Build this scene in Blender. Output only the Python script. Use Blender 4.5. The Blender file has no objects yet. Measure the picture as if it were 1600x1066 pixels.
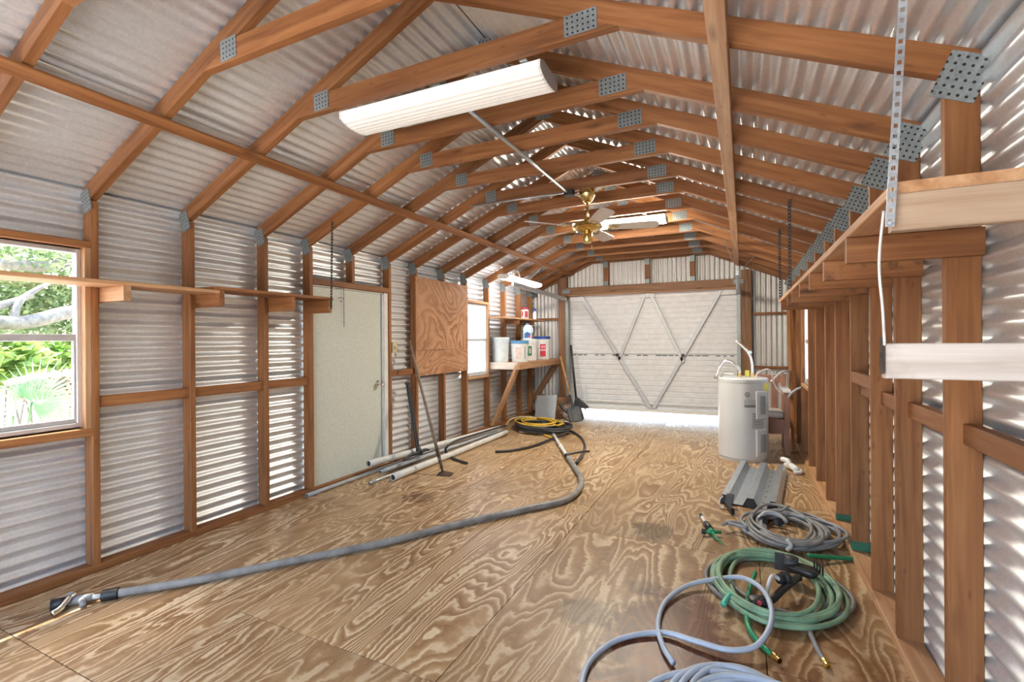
import bpy, bmesh, math, random
from mathutils import Vector, Matrix, Quaternion
R = math.radians
random.seed(7)
SC = bpy.context.scene
COL = SC.collection

# ------------------------------------------------------------------ camera, sky, sun, exposure
cam_data = bpy.data.cameras.new('camera'); cam = bpy.data.objects.new('camera', cam_data); COL.objects.link(cam)
cam_data.sensor_width = 36.0; cam_data.lens = 751.21 / 1600 * 36.0
cam_data.shift_y = -2.43 / 1600; cam_data.clip_start = 0.05; cam_data.clip_end = 300
cam.matrix_world = Matrix.Translation((0, 0, 1.5)) @ Matrix.Rotation(0.4473, 4, 'Z') @ Matrix.Rotation(R(90), 4, 'X') @ Matrix.Rotation(-0.0074, 4, 'Z')
SC.camera = cam

world = bpy.data.worlds.new('sky'); SC.world = world; world.use_nodes = True
wn = world.node_tree.nodes; wl = world.node_tree.links
sky = wn.new('ShaderNodeTexSky'); sky.sky_type = 'NISHITA'; sky.sun_disc = False
sky.sun_elevation = R(62); sky.sun_rotation = R(-95); sky.dust_density = 3.0; sky.air_density = 1.0
wn['Background'].inputs['Strength'].default_value = 0.55
wl.new(sky.outputs[0], wn['Background'].inputs['Color'])

sun_d = bpy.data.lights.new('sun', 'SUN'); sun_d.energy = 6.0; sun_d.angle = R(0.6); sun_d.color = (1, 0.95, 0.87)
sun = bpy.data.objects.new('sun', sun_d); COL.objects.link(sun)
sun.rotation_euler = Vector((0.40, 0.06, -0.90)).to_track_quat('-Z', 'Y').to_euler()

SC.view_settings.view_transform = 'Standard'; SC.view_settings.look = 'None'
SC.view_settings.gamma = 1.0; SC.view_settings.use_curve_mapping = False
SC.view_settings.exposure = 1.68
cy = SC.cycles
cy.use_denoising = True; cy.max_bounces = 7; cy.diffuse_bounces = 4; cy.glossy_bounces = 3; cy.transparent_max_bounces = 8; cy.adaptive_threshold = 0.02
cy.caustics_reflective = False; cy.caustics_refractive = False; cy.sample_clamp_indirect = 8.0
LAMP = 42.0      # fluorescent tubes

# ------------------------------------------------------------------ materials
def nodes(name):
    m = bpy.data.materials.new(name); m.use_nodes = True
    t = m.node_tree; b = t.nodes['Principled BSDF']
    return m, t.nodes, t.links, b
def ramp(n, stops):
    r = n.new('ShaderNodeValToRGB'); e = r.color_ramp.elements
    while len(e) < len(stops): e.new(0.5)
    for i, (p, c) in enumerate(stops):
        e[i].position = p; e[i].color = (*c, 1)
    return r
def math_n(n, l, op, a, b=None):
    x = n.new('ShaderNodeMath'); x.operation = op
    for i, v in enumerate((a, b)):
        if v is None: continue
        if isinstance(v, (int, float)): x.inputs[i].default_value = v
        else: l.new(v, x.inputs[i])
    return x.outputs[0]
def mixc(n, l, fac, a, b, mode='MIX'):
    x = n.new('ShaderNodeMix'); x.data_type = 'RGBA'; x.blend_type = mode
    for s, v in ((x.inputs[0], fac), (x.inputs[6], a), (x.inputs[7], b)):
        if isinstance(v, (int, float)): s.default_value = v
        elif isinstance(v, tuple): s.default_value = (*v, 1)
        else: l.new(v, s)
    return x.outputs[2]
def objcoord(n, l, scale, rnd=True, offs=13.0):
    tc = n.new('ShaderNodeTexCoord'); v = tc.outputs['Object']
    if rnd:
        oi = n.new('ShaderNodeObjectInfo')
        s = n.new('ShaderNodeVectorMath'); s.operation = 'ADD'
        c = n.new('ShaderNodeCombineXYZ')
        for i, k in enumerate((offs, offs * 2.7, offs * 5.1)): l.new(math_n(n, l, 'MULTIPLY', oi.outputs['Random'], k), c.inputs[i])
        l.new(v, s.inputs[0]); l.new(c.outputs[0], s.inputs[1]); v = s.outputs[0]
    mp = n.new('ShaderNodeMapping'); mp.inputs['Scale'].default_value = scale
    l.new(v, mp.inputs['Vector']); return mp.outputs[0]
def noise(n, l, vec, scale=1.0, detail=3.0, rough=0.55, dist=0.0):
    x = n.new('ShaderNodeTexNoise'); x.inputs['Scale'].default_value = scale; x.inputs['Detail'].default_value = detail
    x.inputs['Roughness'].default_value = rough; x.inputs['Distortion'].default_value = dist
    l.new(vec, x.inputs['Vector']); return x.outputs['Fac']
def bump(n, l, b, h, strength=0.2, dist=0.01):
    x = n.new('ShaderNodeBump'); x.inputs['Strength'].default_value = strength; x.inputs['Distance'].default_value = dist
    l.new(h, x.inputs['Height']); l.new(x.outputs[0], b.inputs['Normal'])
M = {}
def plain(name, col, rough=0.5, metal=0.0, var=0.10, scale=14.0, emit=None, estr=0.0):
    m, n, l, b = nodes(name)
    v = objcoord(n, l, (1, 1, 1)); f = noise(n, l, v, scale, 3)
    dark = tuple(c * (1 - var * 1.6) for c in col); lite = tuple(min(1, c * (1 + var)) for c in col)
    r = ramp(n, [(0.3, dark), (0.7, lite)]); l.new(f, r.inputs[0]); l.new(r.outputs[0], b.inputs['Base Color'])
    b.inputs['Roughness'].default_value = rough; b.inputs['Metallic'].default_value = metal
    if emit:
        b.inputs['Emission Color'].default_value = (*emit, 1); b.inputs['Emission Strength'].default_value = estr
    M[name] = m; return m
def lumber(name, dark, mid, light, knot=(0.10, 0.035, 0.012), rough=0.6, var=0.35, blotch=0.0):
    m, n, l, b = nodes(name)
    v = objcoord(n, l, (1.0, 1, 1))
    mp = n.new('ShaderNodeMapping'); mp.inputs['Scale'].default_value = (0.9, 14, 14); l.new(v, mp.inputs['Vector'])
    f1 = noise(n, l, mp.outputs[0], 1.6, 3, 0.6, 0.4)
    r = ramp(n, [(0.28, dark), (0.5, mid), (0.74, light)]); l.new(f1, r.inputs[0])
    mp2 = n.new('ShaderNodeMapping'); mp2.inputs['Scale'].default_value = (2.5, 110, 110); l.new(v, mp2.inputs['Vector'])
    f2 = noise(n, l, mp2.outputs[0], 1.2, 2)
    c = mixc(n, l, math_n(n, l, 'MULTIPLY', f2, 0.30), r.outputs[0], tuple(x * 0.45 for x in dark))
    # knots and nail holes
    for sc, thr, amt in (((1.9, 7, 7), 0.17, 0.9), ((6, 20, 20), 0.15, 0.7)):
        mk = n.new('ShaderNodeMapping'); mk.inputs['Scale'].default_value = sc; l.new(v, mk.inputs['Vector'])
        vo = n.new('ShaderNodeTexVoronoi'); vo.inputs['Scale'].default_value = 1.0; l.new(mk.outputs[0], vo.inputs['Vector'])
        k = ramp(n, [(0.0, (1, 1, 1)), (thr, (0, 0, 0))]); l.new(vo.outputs['Distance'], k.inputs[0])
        c = mixc(n, l, math_n(n, l, 'MULTIPLY', k.outputs[0], amt), c, knot)
    if blotch:
        fb = noise(n, l, v, 5.0, 4, 0.7); rb = ramp(n, [(0.56, (0, 0, 0)), (0.68, (1, 1, 1))]); l.new(fb, rb.inputs[0])
        c = mixc(n, l, math_n(n, l, 'MULTIPLY', rb.outputs[0], blotch), c, knot)
    oi = n.new('ShaderNodeObjectInfo')
    br = math_n(n, l, 'ADD', math_n(n, l, 'MULTIPLY', oi.outputs['Random'], var), 1 - var * 0.5)
    hv = n.new('ShaderNodeHueSaturation'); l.new(br, hv.inputs['Value']); l.new(c, hv.inputs['Color'])
    l.new(hv.outputs[0], b.inputs['Base Color']); b.inputs['Roughness'].default_value = rough
    bump(n, l, b, f2, 0.12, 0.004)
    M[name] = m
lumber('fir', (0.19, 0.068, 0.019), (0.335, 0.133, 0.042), (0.45, 0.205, 0.076))
lumber('fir_bleached', (0.54, 0.36, 0.23), (0.70, 0.51, 0.36), (0.82, 0.65, 0.49), knot=(0.16, 0.09, 0.06), blotch=0.2)
lumber('fir_pale', (0.42, 0.20, 0.09), (0.56, 0.31, 0.155), (0.68, 0.43, 0.25), knot=(0.22, 0.10, 0.05))
lumber('fir_worn', (0.58, 0.50, 0.43), (0.73, 0.66, 0.60), (0.83, 0.78, 0.72), knot=(0.20, 0.12, 0.08), blotch=0.25)
lumber('fir_dark', (0.18, 0.085, 0.04), (0.27, 0.135, 0.065), (0.36, 0.19, 0.095))
lumber('fir_mouldy', (0.24, 0.09, 0.028), (0.37, 0.155, 0.055), (0.46, 0.22, 0.085), knot=(0.03, 0.015, 0.01), blotch=0.75)
lumber('ash_handle', (0.42, 0.19, 0.07), (0.56, 0.28, 0.11), (0.66, 0.36, 0.16), var=0.05)
lumber('grey_handle', (0.16, 0.12, 0.09), (0.25, 0.19, 0.15), (0.34, 0.27, 0.21), var=0.05)

def galvanized(name, lo, hi, rough=0.42, metal=0.85, cell=90.0):
    m, n, l, b = nodes(name)
    v = objcoord(n, l, (1, 1, 1), rnd=False)
    vo = n.new('ShaderNodeTexVoronoi'); vo.inputs['Scale'].default_value = cell; l.new(v, vo.inputs['Vector'])
    bw = n.new('ShaderNodeRGBToBW'); l.new(vo.outputs['Color'], bw.inputs[0])
    f = noise(n, l, v, 3.0, 4, 0.6)
    s = math_n(n, l, 'ADD', math_n(n, l, 'MULTIPLY', bw.outputs[0], 0.40), math_n(n, l, 'MULTIPLY', f, 0.6))
    r = ramp(n, [(0.25, lo), (0.8, hi)]); l.new(s, r.inputs[0]); l.new(r.outputs[0], b.inputs['Base Color'])
    b.inputs['Roughness'].default_value = rough
    b.inputs['Metallic'].default_value = metal
    M[name] = m; return n, l, b, r
galvanized('zinc_sheet', (0.79, 0.82, 0.85), (0.92, 0.955, 0.99), 0.40, 0.75)
galvanized('zinc_gable', (0.66, 0.65, 0.63), (0.86, 0.85, 0.83), 0.5, 0.55)
galvanized('zinc_part', (0.42, 0.47, 0.51), (0.66, 0.71, 0.76), 0.40, 0.85)
galvanized('zinc_dull', (0.26, 0.29, 0.28), (0.42, 0.45, 0.44), 0.5, 0.7)
# gusset plates: punched tooth pattern
n, l, b, r = galvanized('zinc_gusset', (0.20, 0.23, 0.23), (0.34, 0.37, 0.37), 0.5, 0.6)
v = objcoord(n, l, (38, 38, 38), rnd=False)
fr = n.new('ShaderNodeVectorMath'); fr.operation = 'FRACTION'; l.new(v, fr.inputs[0])
sb = n.new('ShaderNodeVectorMath'); sb.operation = 'SUBTRACT'; sb.inputs[1].default_value = (0.5, 0.5, 0.5); l.new(fr.outputs[0], sb.inputs[0])
sx = n.new('ShaderNodeSeparateXYZ'); l.new(sb.outputs[0], sx.inputs[0])
rad = math_n(n, l, 'SQRT', math_n(n, l, 'ADD', math_n(n, l, 'POWER', math_n(n, l, 'ABSOLUTE', sx.outputs[0]), 2.0), math_n(n, l, 'POWER', math_n(n, l, 'ABSOLUTE', sx.outputs[2]), 2.0)))
hole = math_n(n, l, 'LESS_THAN', rad, 0.2)
l.new(mixc(n, l, hole, r.outputs[0], (0.03, 0.03, 0.03)), b.inputs['Base Color'])

def plywood(name, dark, mid, light, rings=20.0, stretch=(2.6, 0.55, 1), var=0.25, rough=0.36, spec=0.5, stains=()):
    m, n, l, b = nodes(name)
    v = objcoord(n, l, (1, 1, 1), offs=9.0)
    mp = n.new('ShaderNodeMapping'); mp.inputs['Scale'].default_value = stretch; l.new(v, mp.inputs['Vector'])
    f = noise(n, l, mp.outputs[0], 1.15, 2.2, 0.45, 0.5)
    fj = noise(n, l, v, 26.0, 3, 0.6)
    fl_ = noise(n, l, v, 5.5, 3, 0.6)
    ph = math_n(n, l, 'ADD', math_n(n, l, 'ADD', math_n(n, l, 'MULTIPLY', f, rings), math_n(n, l, 'MULTIPLY', fj, 0.55)), math_n(n, l, 'MULTIPLY', fl_, 1.1))
    fr = math_n(n, l, 'FRACT', ph)
    r = ramp(n, [(0.0, light), (0.22, mid), (0.62, dark), (0.80, mid), (0.86, light), (1.0, light)]); l.new(fr, r.inputs[0])
    # broad bands where the early wood dominates
    fb = noise(n, l, mp.outputs[0], 0.9, 2, 0.5); rb = ramp(n, [(0.38, (0, 0, 0)), (0.62, (1, 1, 1))]); l.new(fb, rb.inputs[0])
    c = mixc(n, l, math_n(n, l, 'MULTIPLY', rb.outputs[0], 0.62), r.outputs[0], mid)
    mp2 = n.new('ShaderNodeMapping'); mp2.inputs['Scale'].default_value = (70, 3, 70); l.new(v, mp2.inputs['Vector'])
    f2 = noise(n, l, mp2.outputs[0], 1.0, 2)
    c = mixc(n, l, math_n(n, l, 'MULTIPLY', f2, 0.45), c, tuple(x * 0.62 for x in dark))
    fd = noise(n, l, v, 1.7, 5, 0.65); rd = ramp(n, [(0.45, (0, 0, 0)), (0.75, (1, 1, 1))]); l.new(fd, rd.inputs[0])
    c = mixc(n, l, math_n(n, l, 'MULTIPLY', rd.outputs[0], 0.4), c, tuple(x * 0.55 for x in dark))
    if stains:
        ge = n.new('ShaderNodeNewGeometry'); wob = noise(n, l, ge.outputs['Position'], 4.0, 8, 0.78)
        for (x, y, sx_, sy_, col, amt) in stains:
            sv = n.new('ShaderNodeVectorMath'); sv.operation = 'SUBTRACT'; sv.inputs[1].default_value = (x, y, 0); l.new(ge.outputs['Position'], sv.inputs[0])
            sm = n.new('ShaderNodeVectorMath'); sm.operation = 'MULTIPLY'; sm.inputs[1].default_value = (1 / sx_, 1 / sy_, 0); l.new(sv.outputs[0], sm.inputs[0])
            ln = n.new('ShaderNodeVectorMath'); ln.operation = 'LENGTH'; l.new(sm.outputs[0], ln.inputs[0])
            d = math_n(n, l, 'ADD', ln.outputs['Value'], math_n(n, l, 'MULTIPLY', math_n(n, l, 'SUBTRACT', wob, 0.5), 2.4))
            k = ramp(n, [(0.62, (1, 1, 1)), (0.95, (0, 0, 0))]); l.new(d, k.inputs[0])
            c = mixc(n, l, math_n(n, l, 'MULTIPLY', k.outputs[0], amt), c, col, 'MULTIPLY')
    oi = n.new('ShaderNodeObjectInfo')
    br = math_n(n, l, 'ADD', math_n(n, l, 'MULTIPLY', oi.outputs['Random'], var), 1 - var * 0.5)
    hv = n.new('ShaderNodeHueSaturation'); l.new(br, hv.inputs['Value']); l.new(c, hv.inputs['Color'])
    l.new(hv.outputs[0], b.inputs['Base Color'])
    l.new(math_n(n, l, 'ADD', math_n(n, l, 'MULTIPLY', fd, 0.3), rough - 0.15), b.inputs['Roughness'])
    b.inputs['Specular IOR Level'].default_value = spec
    bump(n, l, b, fr, 0.08, 0.004)
    M[name] = m
plywood('floor_ply', (0.27, 0.14, 0.062), (0.49, 0.31, 0.15), (0.83, 0.66, 0.43), var=0.38, rough=0.37, spec=0.5, stains=(
    (-0.36, 2.42, 0.36, 0.75, (0.34, 0.15, 0.075), 1.0), (0.30, 2.35, 0.5, 0.9, (0.70, 0.52, 0.40), 0.7), (-0.64, 3.86, 0.20, 0.20, (0.34, 0.32, 0.31), 0.75), (-0.80, 2.55, 0.20, 0.16, (0.35, 0.33, 0.30), 0.75),
    (-2.78, 3.75, 0.20, 0.18, (0.42, 0.36, 0.36), 0.8), (-0.55, 2.95, 0.10, 0.14, (0.4, 0.35, 0.3), 0.7), (0.50, 2.05, 0.14, 0.5, (0.4, 0.35, 0.3), 0.8)))
plywood('panel_ply', (0.30, 0.13, 0.06), (0.56, 0.30, 0.17), (0.64, 0.37, 0.22), rings=15.0, stretch=(1, 1.0, 2.3), rough=0.6, spec=0.3, var=0.05)

plain('white_paint', (0.80, 0.80, 0.78), 0.45, 0, 0.04)
plain('door_paint', (0.66, 0.70, 0.63), 0.42, 0, 0.07, 60)
plain('brace_shaded', (0.60, 0.62, 0.65), 0.45, 0.2, 0.05, 9)  # darker than the door: edge shading of the braces put into the colour
plain('garage_white', (0.80, 0.815, 0.84), 0.45, 0, 0.05, 9)
plain('aluminium', (0.72, 0.73, 0.75), 0.35, 0.7, 0.05)
plain('chrome', (0.78, 0.77, 0.74), 0.15, 1.0, 0.04)
plain('brass', (0.72, 0.52, 0.20), 0.22, 1.0, 0.08)
plain('black_plastic', (0.018, 0.019, 0.021), 0.42, 0, 0.3)
plain('charcoal', (0.05, 0.055, 0.06), 0.5, 0, 0.2)
plain('dark_iron', (0.06, 0.06, 0.065), 0.5, 0.6, 0.25)
plain('rust_iron', (0.09, 0.055, 0.04), 0.7, 0.4, 0.35)
plain('pvc', (0.72, 0.72, 0.69), 0.4, 0, 0.10, 8)
plain('pvc_grey', (0.42, 0.44, 0.46), 0.4, 0, 0.12, 8)
plain('hose_grey', (0.30, 0.31, 0.33), 0.45, 0, 0.15, 10)
plain('hose_taupe', (0.27, 0.265, 0.255), 0.5, 0, 0.22, 9)
plain('hose_blue', (0.50, 0.57, 0.66), 0.4, 0, 0.08, 8)
plain('hose_green', (0.24, 0.40, 0.25), 0.45, 0, 0.22, 9)
plain('hose_teal', (0.10, 0.50, 0.36), 0.4, 0, 0.10)
plain('hose_emerald', (0.02, 0.30, 0.13), 0.4, 0, 0.12)
plain('hose_yellow', (0.72, 0.46, 0.05), 0.45, 0, 0.2)
plain('hose_cream', (0.62, 0.52, 0.33), 0.5, 0, 0.15)
plain('hose_black', (0.03, 0.03, 0.032), 0.4, 0, 0.25)
plain('heater_enamel', (0.62, 0.64, 0.66), 0.30, 0, 0.02, 3)
plain('heater_grey', (0.26, 0.28, 0.30), 0.4, 0, 0.08)
plain('label_grey', (0.46, 0.47, 0.49), 0.5, 0, 0.08)
plain('label_dark', (0.20, 0.21, 0.22), 0.5, 0, 0.15)
plain('label_yellow', (0.80, 0.74, 0.12), 0.5, 0, 0.08)
plain('bucket_white', (0.78, 0.80, 0.80), 0.35, 0, 0.04)
plain('bucket_blueish', (0.68, 0.77, 0.81), 0.35, 0, 0.06)
plain('lid_blue', (0.10, 0.30, 0.55), 0.35, 0, 0.08)
plain('lid_navy', (0.02, 0.06, 0.28), 0.35, 0, 0.08)
plain('print_green', (0.05, 0.20, 0.10), 0.5, 0, 0.1)
plain('print_red', (0.60, 0.03, 0.06), 0.5, 0, 0.1)
plain('print_maroon', (0.28, 0.03, 0.06), 0.5, 0, 0.15)
plain('print_pink', (0.68, 0.55, 0.52), 0.5, 0, 0.1)
plain('print_navy', (0.05, 0.10, 0.32), 0.5, 0, 0.1)
plain('jug_aqua', (0.50, 0.74, 0.82), 0.3, 0, 0.05)
plain('grey_board', (0.47, 0.50, 0.53), 0.5, 0, 0.05)
plain('fan_blade', (0.74, 0.66, 0.63), 0.4, 0, 0.05)
plain('fan_blade_white', (0.80, 0.76, 0.70), 0.35, 0, 0.05)
plain('lens_white', (0.86, 0.85, 0.82), 0.35, 0, 0.03, 30, (1.0, 0.93, 0.82), 0.08)
plain('lamp_lit', (0.9, 0.86, 0.72), 0.4, 0, 0.02, 30, (1.0, 0.91, 0.75), LAMP)
plain('lamp_white_lit', (0.9, 0.9, 0.9), 0.4, 0, 0.02, 30, (0.97, 0.985, 1.0), LAMP * 0.5)
plain('lamp_dim', (0.9, 0.9, 0.9), 0.4, 0, 0.02, 30, (1.0, 0.98, 0.95), LAMP * 0.2)
plain('chair_wood', (0.36, 0.17, 0.11), 0.45, 0, 0.12, 6)
plain('cushion', (0.72, 0.69, 0.66), 0.8, 0, 0.06)
plain('cable_pink', (0.70, 0.56, 0.52), 0.5, 0, 0.06)
plain('green_paint', (0.035, 0.17, 0.10), 0.5, 0, 0.2)
plain('paper_white', (0.80, 0.79, 0.77), 0.8, 0, 0.06)
plain('twine', (0.78, 0.76, 0.74), 0.8, 0, 0.1)
plain('sand', (0.58, 0.53, 0.45), 0.95, 0, 0.12, 4)
plain('concrete', (0.66, 0.65, 0.63), 0.9, 0, 0.08, 5)
plain('bark', (0.27, 0.24, 0.20), 0.9, 0, 0.25, 12)
plain('subfloor', (0.14, 0.09, 0.05), 0.9, 0, 0.2)
def leaf_mat(name, c1, c2):
    m, n, l, b = nodes(name)
    v = objcoord(n, l, (1, 1, 1)); f = noise(n, l, v, 2.2, 3)
    r = ramp(n, [(0.35, c1), (0.65, c2)]); l.new(f, r.inputs[0]); l.new(r.outputs[0], b.inputs['Base Color'])
    b.inputs['Roughness'].default_value = 0.45
    tr = n.new('ShaderNodeBsdfTranslucent'); l.new(r.outputs[0], tr.inputs['Color'])
    mx = n.new('ShaderNodeMixShader'); mx.inputs[0].default_value = 0.35
    l.new(b.outputs[0], mx.inputs[1]); l.new(tr.outputs[0], mx.inputs[2]); l.new(mx.outputs[0], n['Material Output'].inputs[0]); M[name] = m
leaf_mat('leaf_oak', (0.13, 0.22, 0.08), (0.34, 0.42, 0.20))
leaf_mat('leaf_bush', (0.16, 0.34, 0.05), (0.48, 0.55, 0.16))
leaf_mat('leaf_palm', (0.14, 0.30, 0.13), (0.34, 0.46, 0.26))
leaf_mat('leaf_dry', (0.42, 0.36, 0.24), (0.66, 0.60, 0.46))
def glass_mat(name, tint, refl=0.06):
    m, n, l, b = nodes(name)
    t = n.new('ShaderNodeBsdfTransparent'); t.inputs[0].default_value = (*tint, 1)
    g = n.new('ShaderNodeBsdfGlossy'); g.inputs['Roughness'].default_value = 0.02
    f = noise(n, l, objcoord(n, l, (1, 1, 1)), 6.0, 2)
    mx = n.new('ShaderNodeMixShader'); l.new(math_n(n, l, 'ADD', math_n(n, l, 'MULTIPLY', f, 0.03), refl - 0.015), mx.inputs[0])
    l.new(t.outputs[0], mx.inputs[1]); l.new(g.outputs[0], mx.inputs[2]); l.new(mx.outputs[0], n['Material Output'].inputs[0]); M[name] = m
glass_mat('clear_glass', (0.95, 0.97, 0.96))
def frosted(name):
    m, n, l, b = nodes(name)
    f = noise(n, l, objcoord(n, l, (1, 1, 1)), 40.0, 2)
    r = ramp(n, [(0.3, (0.86, 0.87, 0.86)), (0.7, (0.96, 0.96, 0.95))]); l.new(f, r.inputs[0])
    tr = n.new('ShaderNodeBsdfTranslucent'); l.new(r.outputs[0], tr.inputs['Color'])
    l.new(r.outputs[0], b.inputs['Base Color']); b.inputs['Roughness'].default_value = 0.4
    mx = n.new('ShaderNodeMixShader'); mx.inputs[0].default_value = 0.8
    l.new(b.outputs[0], mx.inputs[1]); l.new(tr.outputs[0], mx.inputs[2]); l.new(mx.outputs[0], n['Material Output'].inputs[0]); M[name] = m
frosted('frosted_glass')

# ------------------------------------------------------------------ building helpers
WM = {}
def link(o, parent=None, mw=None):
    COL.objects.link(o)
    mw = mw or Matrix.Identity(4)
    if parent is not None:
        o.parent = parent; o.matrix_parent_inverse = WM[parent].inverted()
    o.matrix_basis = mw; WM[o] = mw
    return o
def tag(o, label=None, cat=None, group=None, kind=None):
    if label: o['label'] = label
    if cat: o['category'] = cat
    if group: o['group'] = group
    if kind: o['kind'] = kind
    return o
def thing(name, loc, label, cat, group=None, kind=None):
    o = bpy.data.objects.new(name, None); o.empty_display_size = 0.1
    link(o, None, Matrix.Translation(loc)); return tag(o, label, cat, group, kind)
def mesh_obj(name, verts, faces, mat, parent=None, mw=None, smooth=False):
    me = bpy.data.meshes.new(name); me.from_pydata([tuple(v) for v in verts], [], faces); me.materials.append(M[mat])
    if smooth: me.polygons.foreach_set('use_smooth', [True] * len(me.polygons))
    me.update()
    return link(bpy.data.objects.new(name, me), parent, mw)
def data_obj(name, me, parent=None, mw=None):
    return link(bpy.data.objects.new(name, me), parent, mw)
CACHE = {}
def beam_mesh(L, w, t, mat, ch=0.003):
    key = (round(L, 3), round(w, 3), round(t, 3), mat)
    if key in CACHE: return CACHE[key]
    a, b = w / 2, t / 2; ch = min(ch, a * .4, b * .4)
    prof = [(a - ch, b), (-a + ch, b), (-a, b - ch), (-a, -b + ch), (-a + ch, -b), (a - ch, -b), (a, -b + ch), (a, b - ch)]
    vs = [(-L / 2, y, z) for y, z in prof] + [(L / 2, y, z) for y, z in prof]
    fs = [(i, (i + 1) % 8, 8 + (i + 1) % 8, 8 + i) for i in range(8)] + [tuple(range(7, -1, -1)), tuple(range(8, 16))]
    me = bpy.data.meshes.new('lumber'); me.from_pydata(vs, [], fs); me.materials.append(M[mat]); me.update()
    CACHE[key] = me; return me
def beam(name, p0, p1, w, t, up, mat, parent=None):
    """bar from p0 to p1; width w measured along `up`, thickness t across it; grain along local x"""
    p0, p1, up = Vector(p0), Vector(p1), Vector(up); d = p1 - p0; L = d.length
    x = d.normalized(); z = x.cross(up).normalized(); y = z.cross(x)
    mw = Matrix(((x.x, y.x, z.x, 0), (x.y, y.y, z.y, 0), (x.z, y.z, z.z, 0), (0, 0, 0, 1)))
    mw = Matrix.Translation((p0 + p1) / 2) @ mw
    return data_obj(name, beam_mesh(L, w, t, mat), parent, mw)
def box(name, lo, hi, mat, parent=None, bev=0.003, axis=None):
    """axis-aligned box, grain along its longest side"""
    lo, hi = Vector(lo), Vector(hi); c = (lo + hi) / 2; s = hi - lo
    ax = max(range(3), key=lambda i: s[i]) if axis is None else axis
    e = Vector((0, 0, 0)); e[ax] = s[ax] / 2
    up = [Vector((0, 1, 0)), Vector((0, 0, 1)), Vector((1, 0, 0))][ax]
    ui = (ax + 1) % 3; ti = (ax + 2) % 3
    return beam(name, c - e, c + e, s[ui], s[ti], up, mat, parent)
def catmull(pts, n=8, closed=False):
    P = [Vector(p) for p in pts]; out = []; N = len(P)
    if N < 3: return P
    rng = range(N) if closed else range(N - 1)
    for i in rng:
        p0 = P[(i - 1) % N] if closed or i > 0 else P[0] * 2 - P[1]
        p1 = P[i]; p2 = P[(i + 1) % N]
        p3 = P[(i + 2) % N] if closed or i + 2 < N else P[-1] * 2 - P[-2]
        for k in range(n):
            t = k / n
            out.append(0.5 * ((2 * p1) + (p2 - p0) * t + (2 * p0 - 5 * p1 + 4 * p2 - p3) * t * t + (3 * p1 - p0 - 3 * p2 + p3) * t ** 3))
    if not closed: out.append(P[-1])
    return out
def tube_geo(path, r, seg=8, V=None, Fc=None, caps=True):
    V = [] if V is None else V; Fc = [] if Fc is None else Fc
    path = [Vector(p) for p in path]; n = len(path); base = len(V)
    rs = r if isinstance(r, (list, tuple)) else [r] * n
    t = (path[1] - path[0]).normalized(); u = t.orthogonal().normalized()
    for i in range(n):
        a = path[max(0, i - 1)]; b = path[min(n - 1, i + 1)]; t2 = (b - a)
        t2 = t2.normalized() if t2.length > 1e-9 else t
        u = (t.rotation_difference(t2) @ u); u = (u - t2 * u.dot(t2)).normalized(); t = t2; w = t.cross(u)
        for k in range(seg):
            A = 2 * math.pi * k / seg; V.append(path[i] + (u * math.cos(A) + w * math.sin(A)) * rs[i])
    for i in range(n - 1):
        for k in range(seg):
            a = base + i * seg; Fc.append((a + k, a + (k + 1) % seg, a + seg + (k + 1) % seg, a + seg + k))
    if caps:
        Fc.append(tuple(base + k for k in range(seg - 1, -1, -1))); Fc.append(tuple(base + (n - 1) * seg + k for k in range(seg)))
    return V, Fc
def tube(name, pts, r, mat, parent=None, seg=10, n=8, smooth_path=True, closed=False):
    path = catmull(pts, n, closed) if smooth_path and len(pts) > 2 else [Vector(p) for p in pts]
    if isinstance(r, (list, tuple)) and len(r) != len(path):
        r = [r[0] + (r[-1] - r[0]) * i / (len(path) - 1) for i in range(len(path))]
    V, Fc = tube_geo(path, r, seg)
    c = path[0].copy()
    return mesh_obj(name, [v - c for v in V], Fc, mat, parent, Matrix.Translation(c), True)
def lathe(name, prof, mat, parent=None, loc=(0, 0, 0), seg=32, rot=None, smooth=True):
    V, Fc = [], []; n = len(prof)
    for k in range(seg):
        A = 2 * math.pi * k / seg
        for r, z in prof: V.append((r * math.cos(A), r * math.sin(A), z))
    for k in range(seg):
        a, b = k * n, ((k + 1) % seg) * n
        for i in range(n - 1): Fc.append((a + i, b + i, b + i + 1, a + i + 1))
    mw = Matrix.Translation(loc) @ (rot.to_4x4() if rot is not None else Matrix.Identity(4))
    o = mesh_obj(name, V, Fc, mat, parent, mw, smooth)
    bm = bmesh.new(); bm.from_mesh(o.data); bmesh.ops.remove_doubles(bm, verts=bm.verts, dist=1e-5)
    bmesh.ops.recalc_face_normals(bm, faces=bm.faces); bm.to_mesh(o.data); bm.free()
    try: o.data.set_sharp_from_angle(angle=R(40))
    except Exception: pass
    return o
def rotto(d):
    return Vector((0, 0, 1)).rotation_difference(Vector(d).normalized()).to_matrix()
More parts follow.
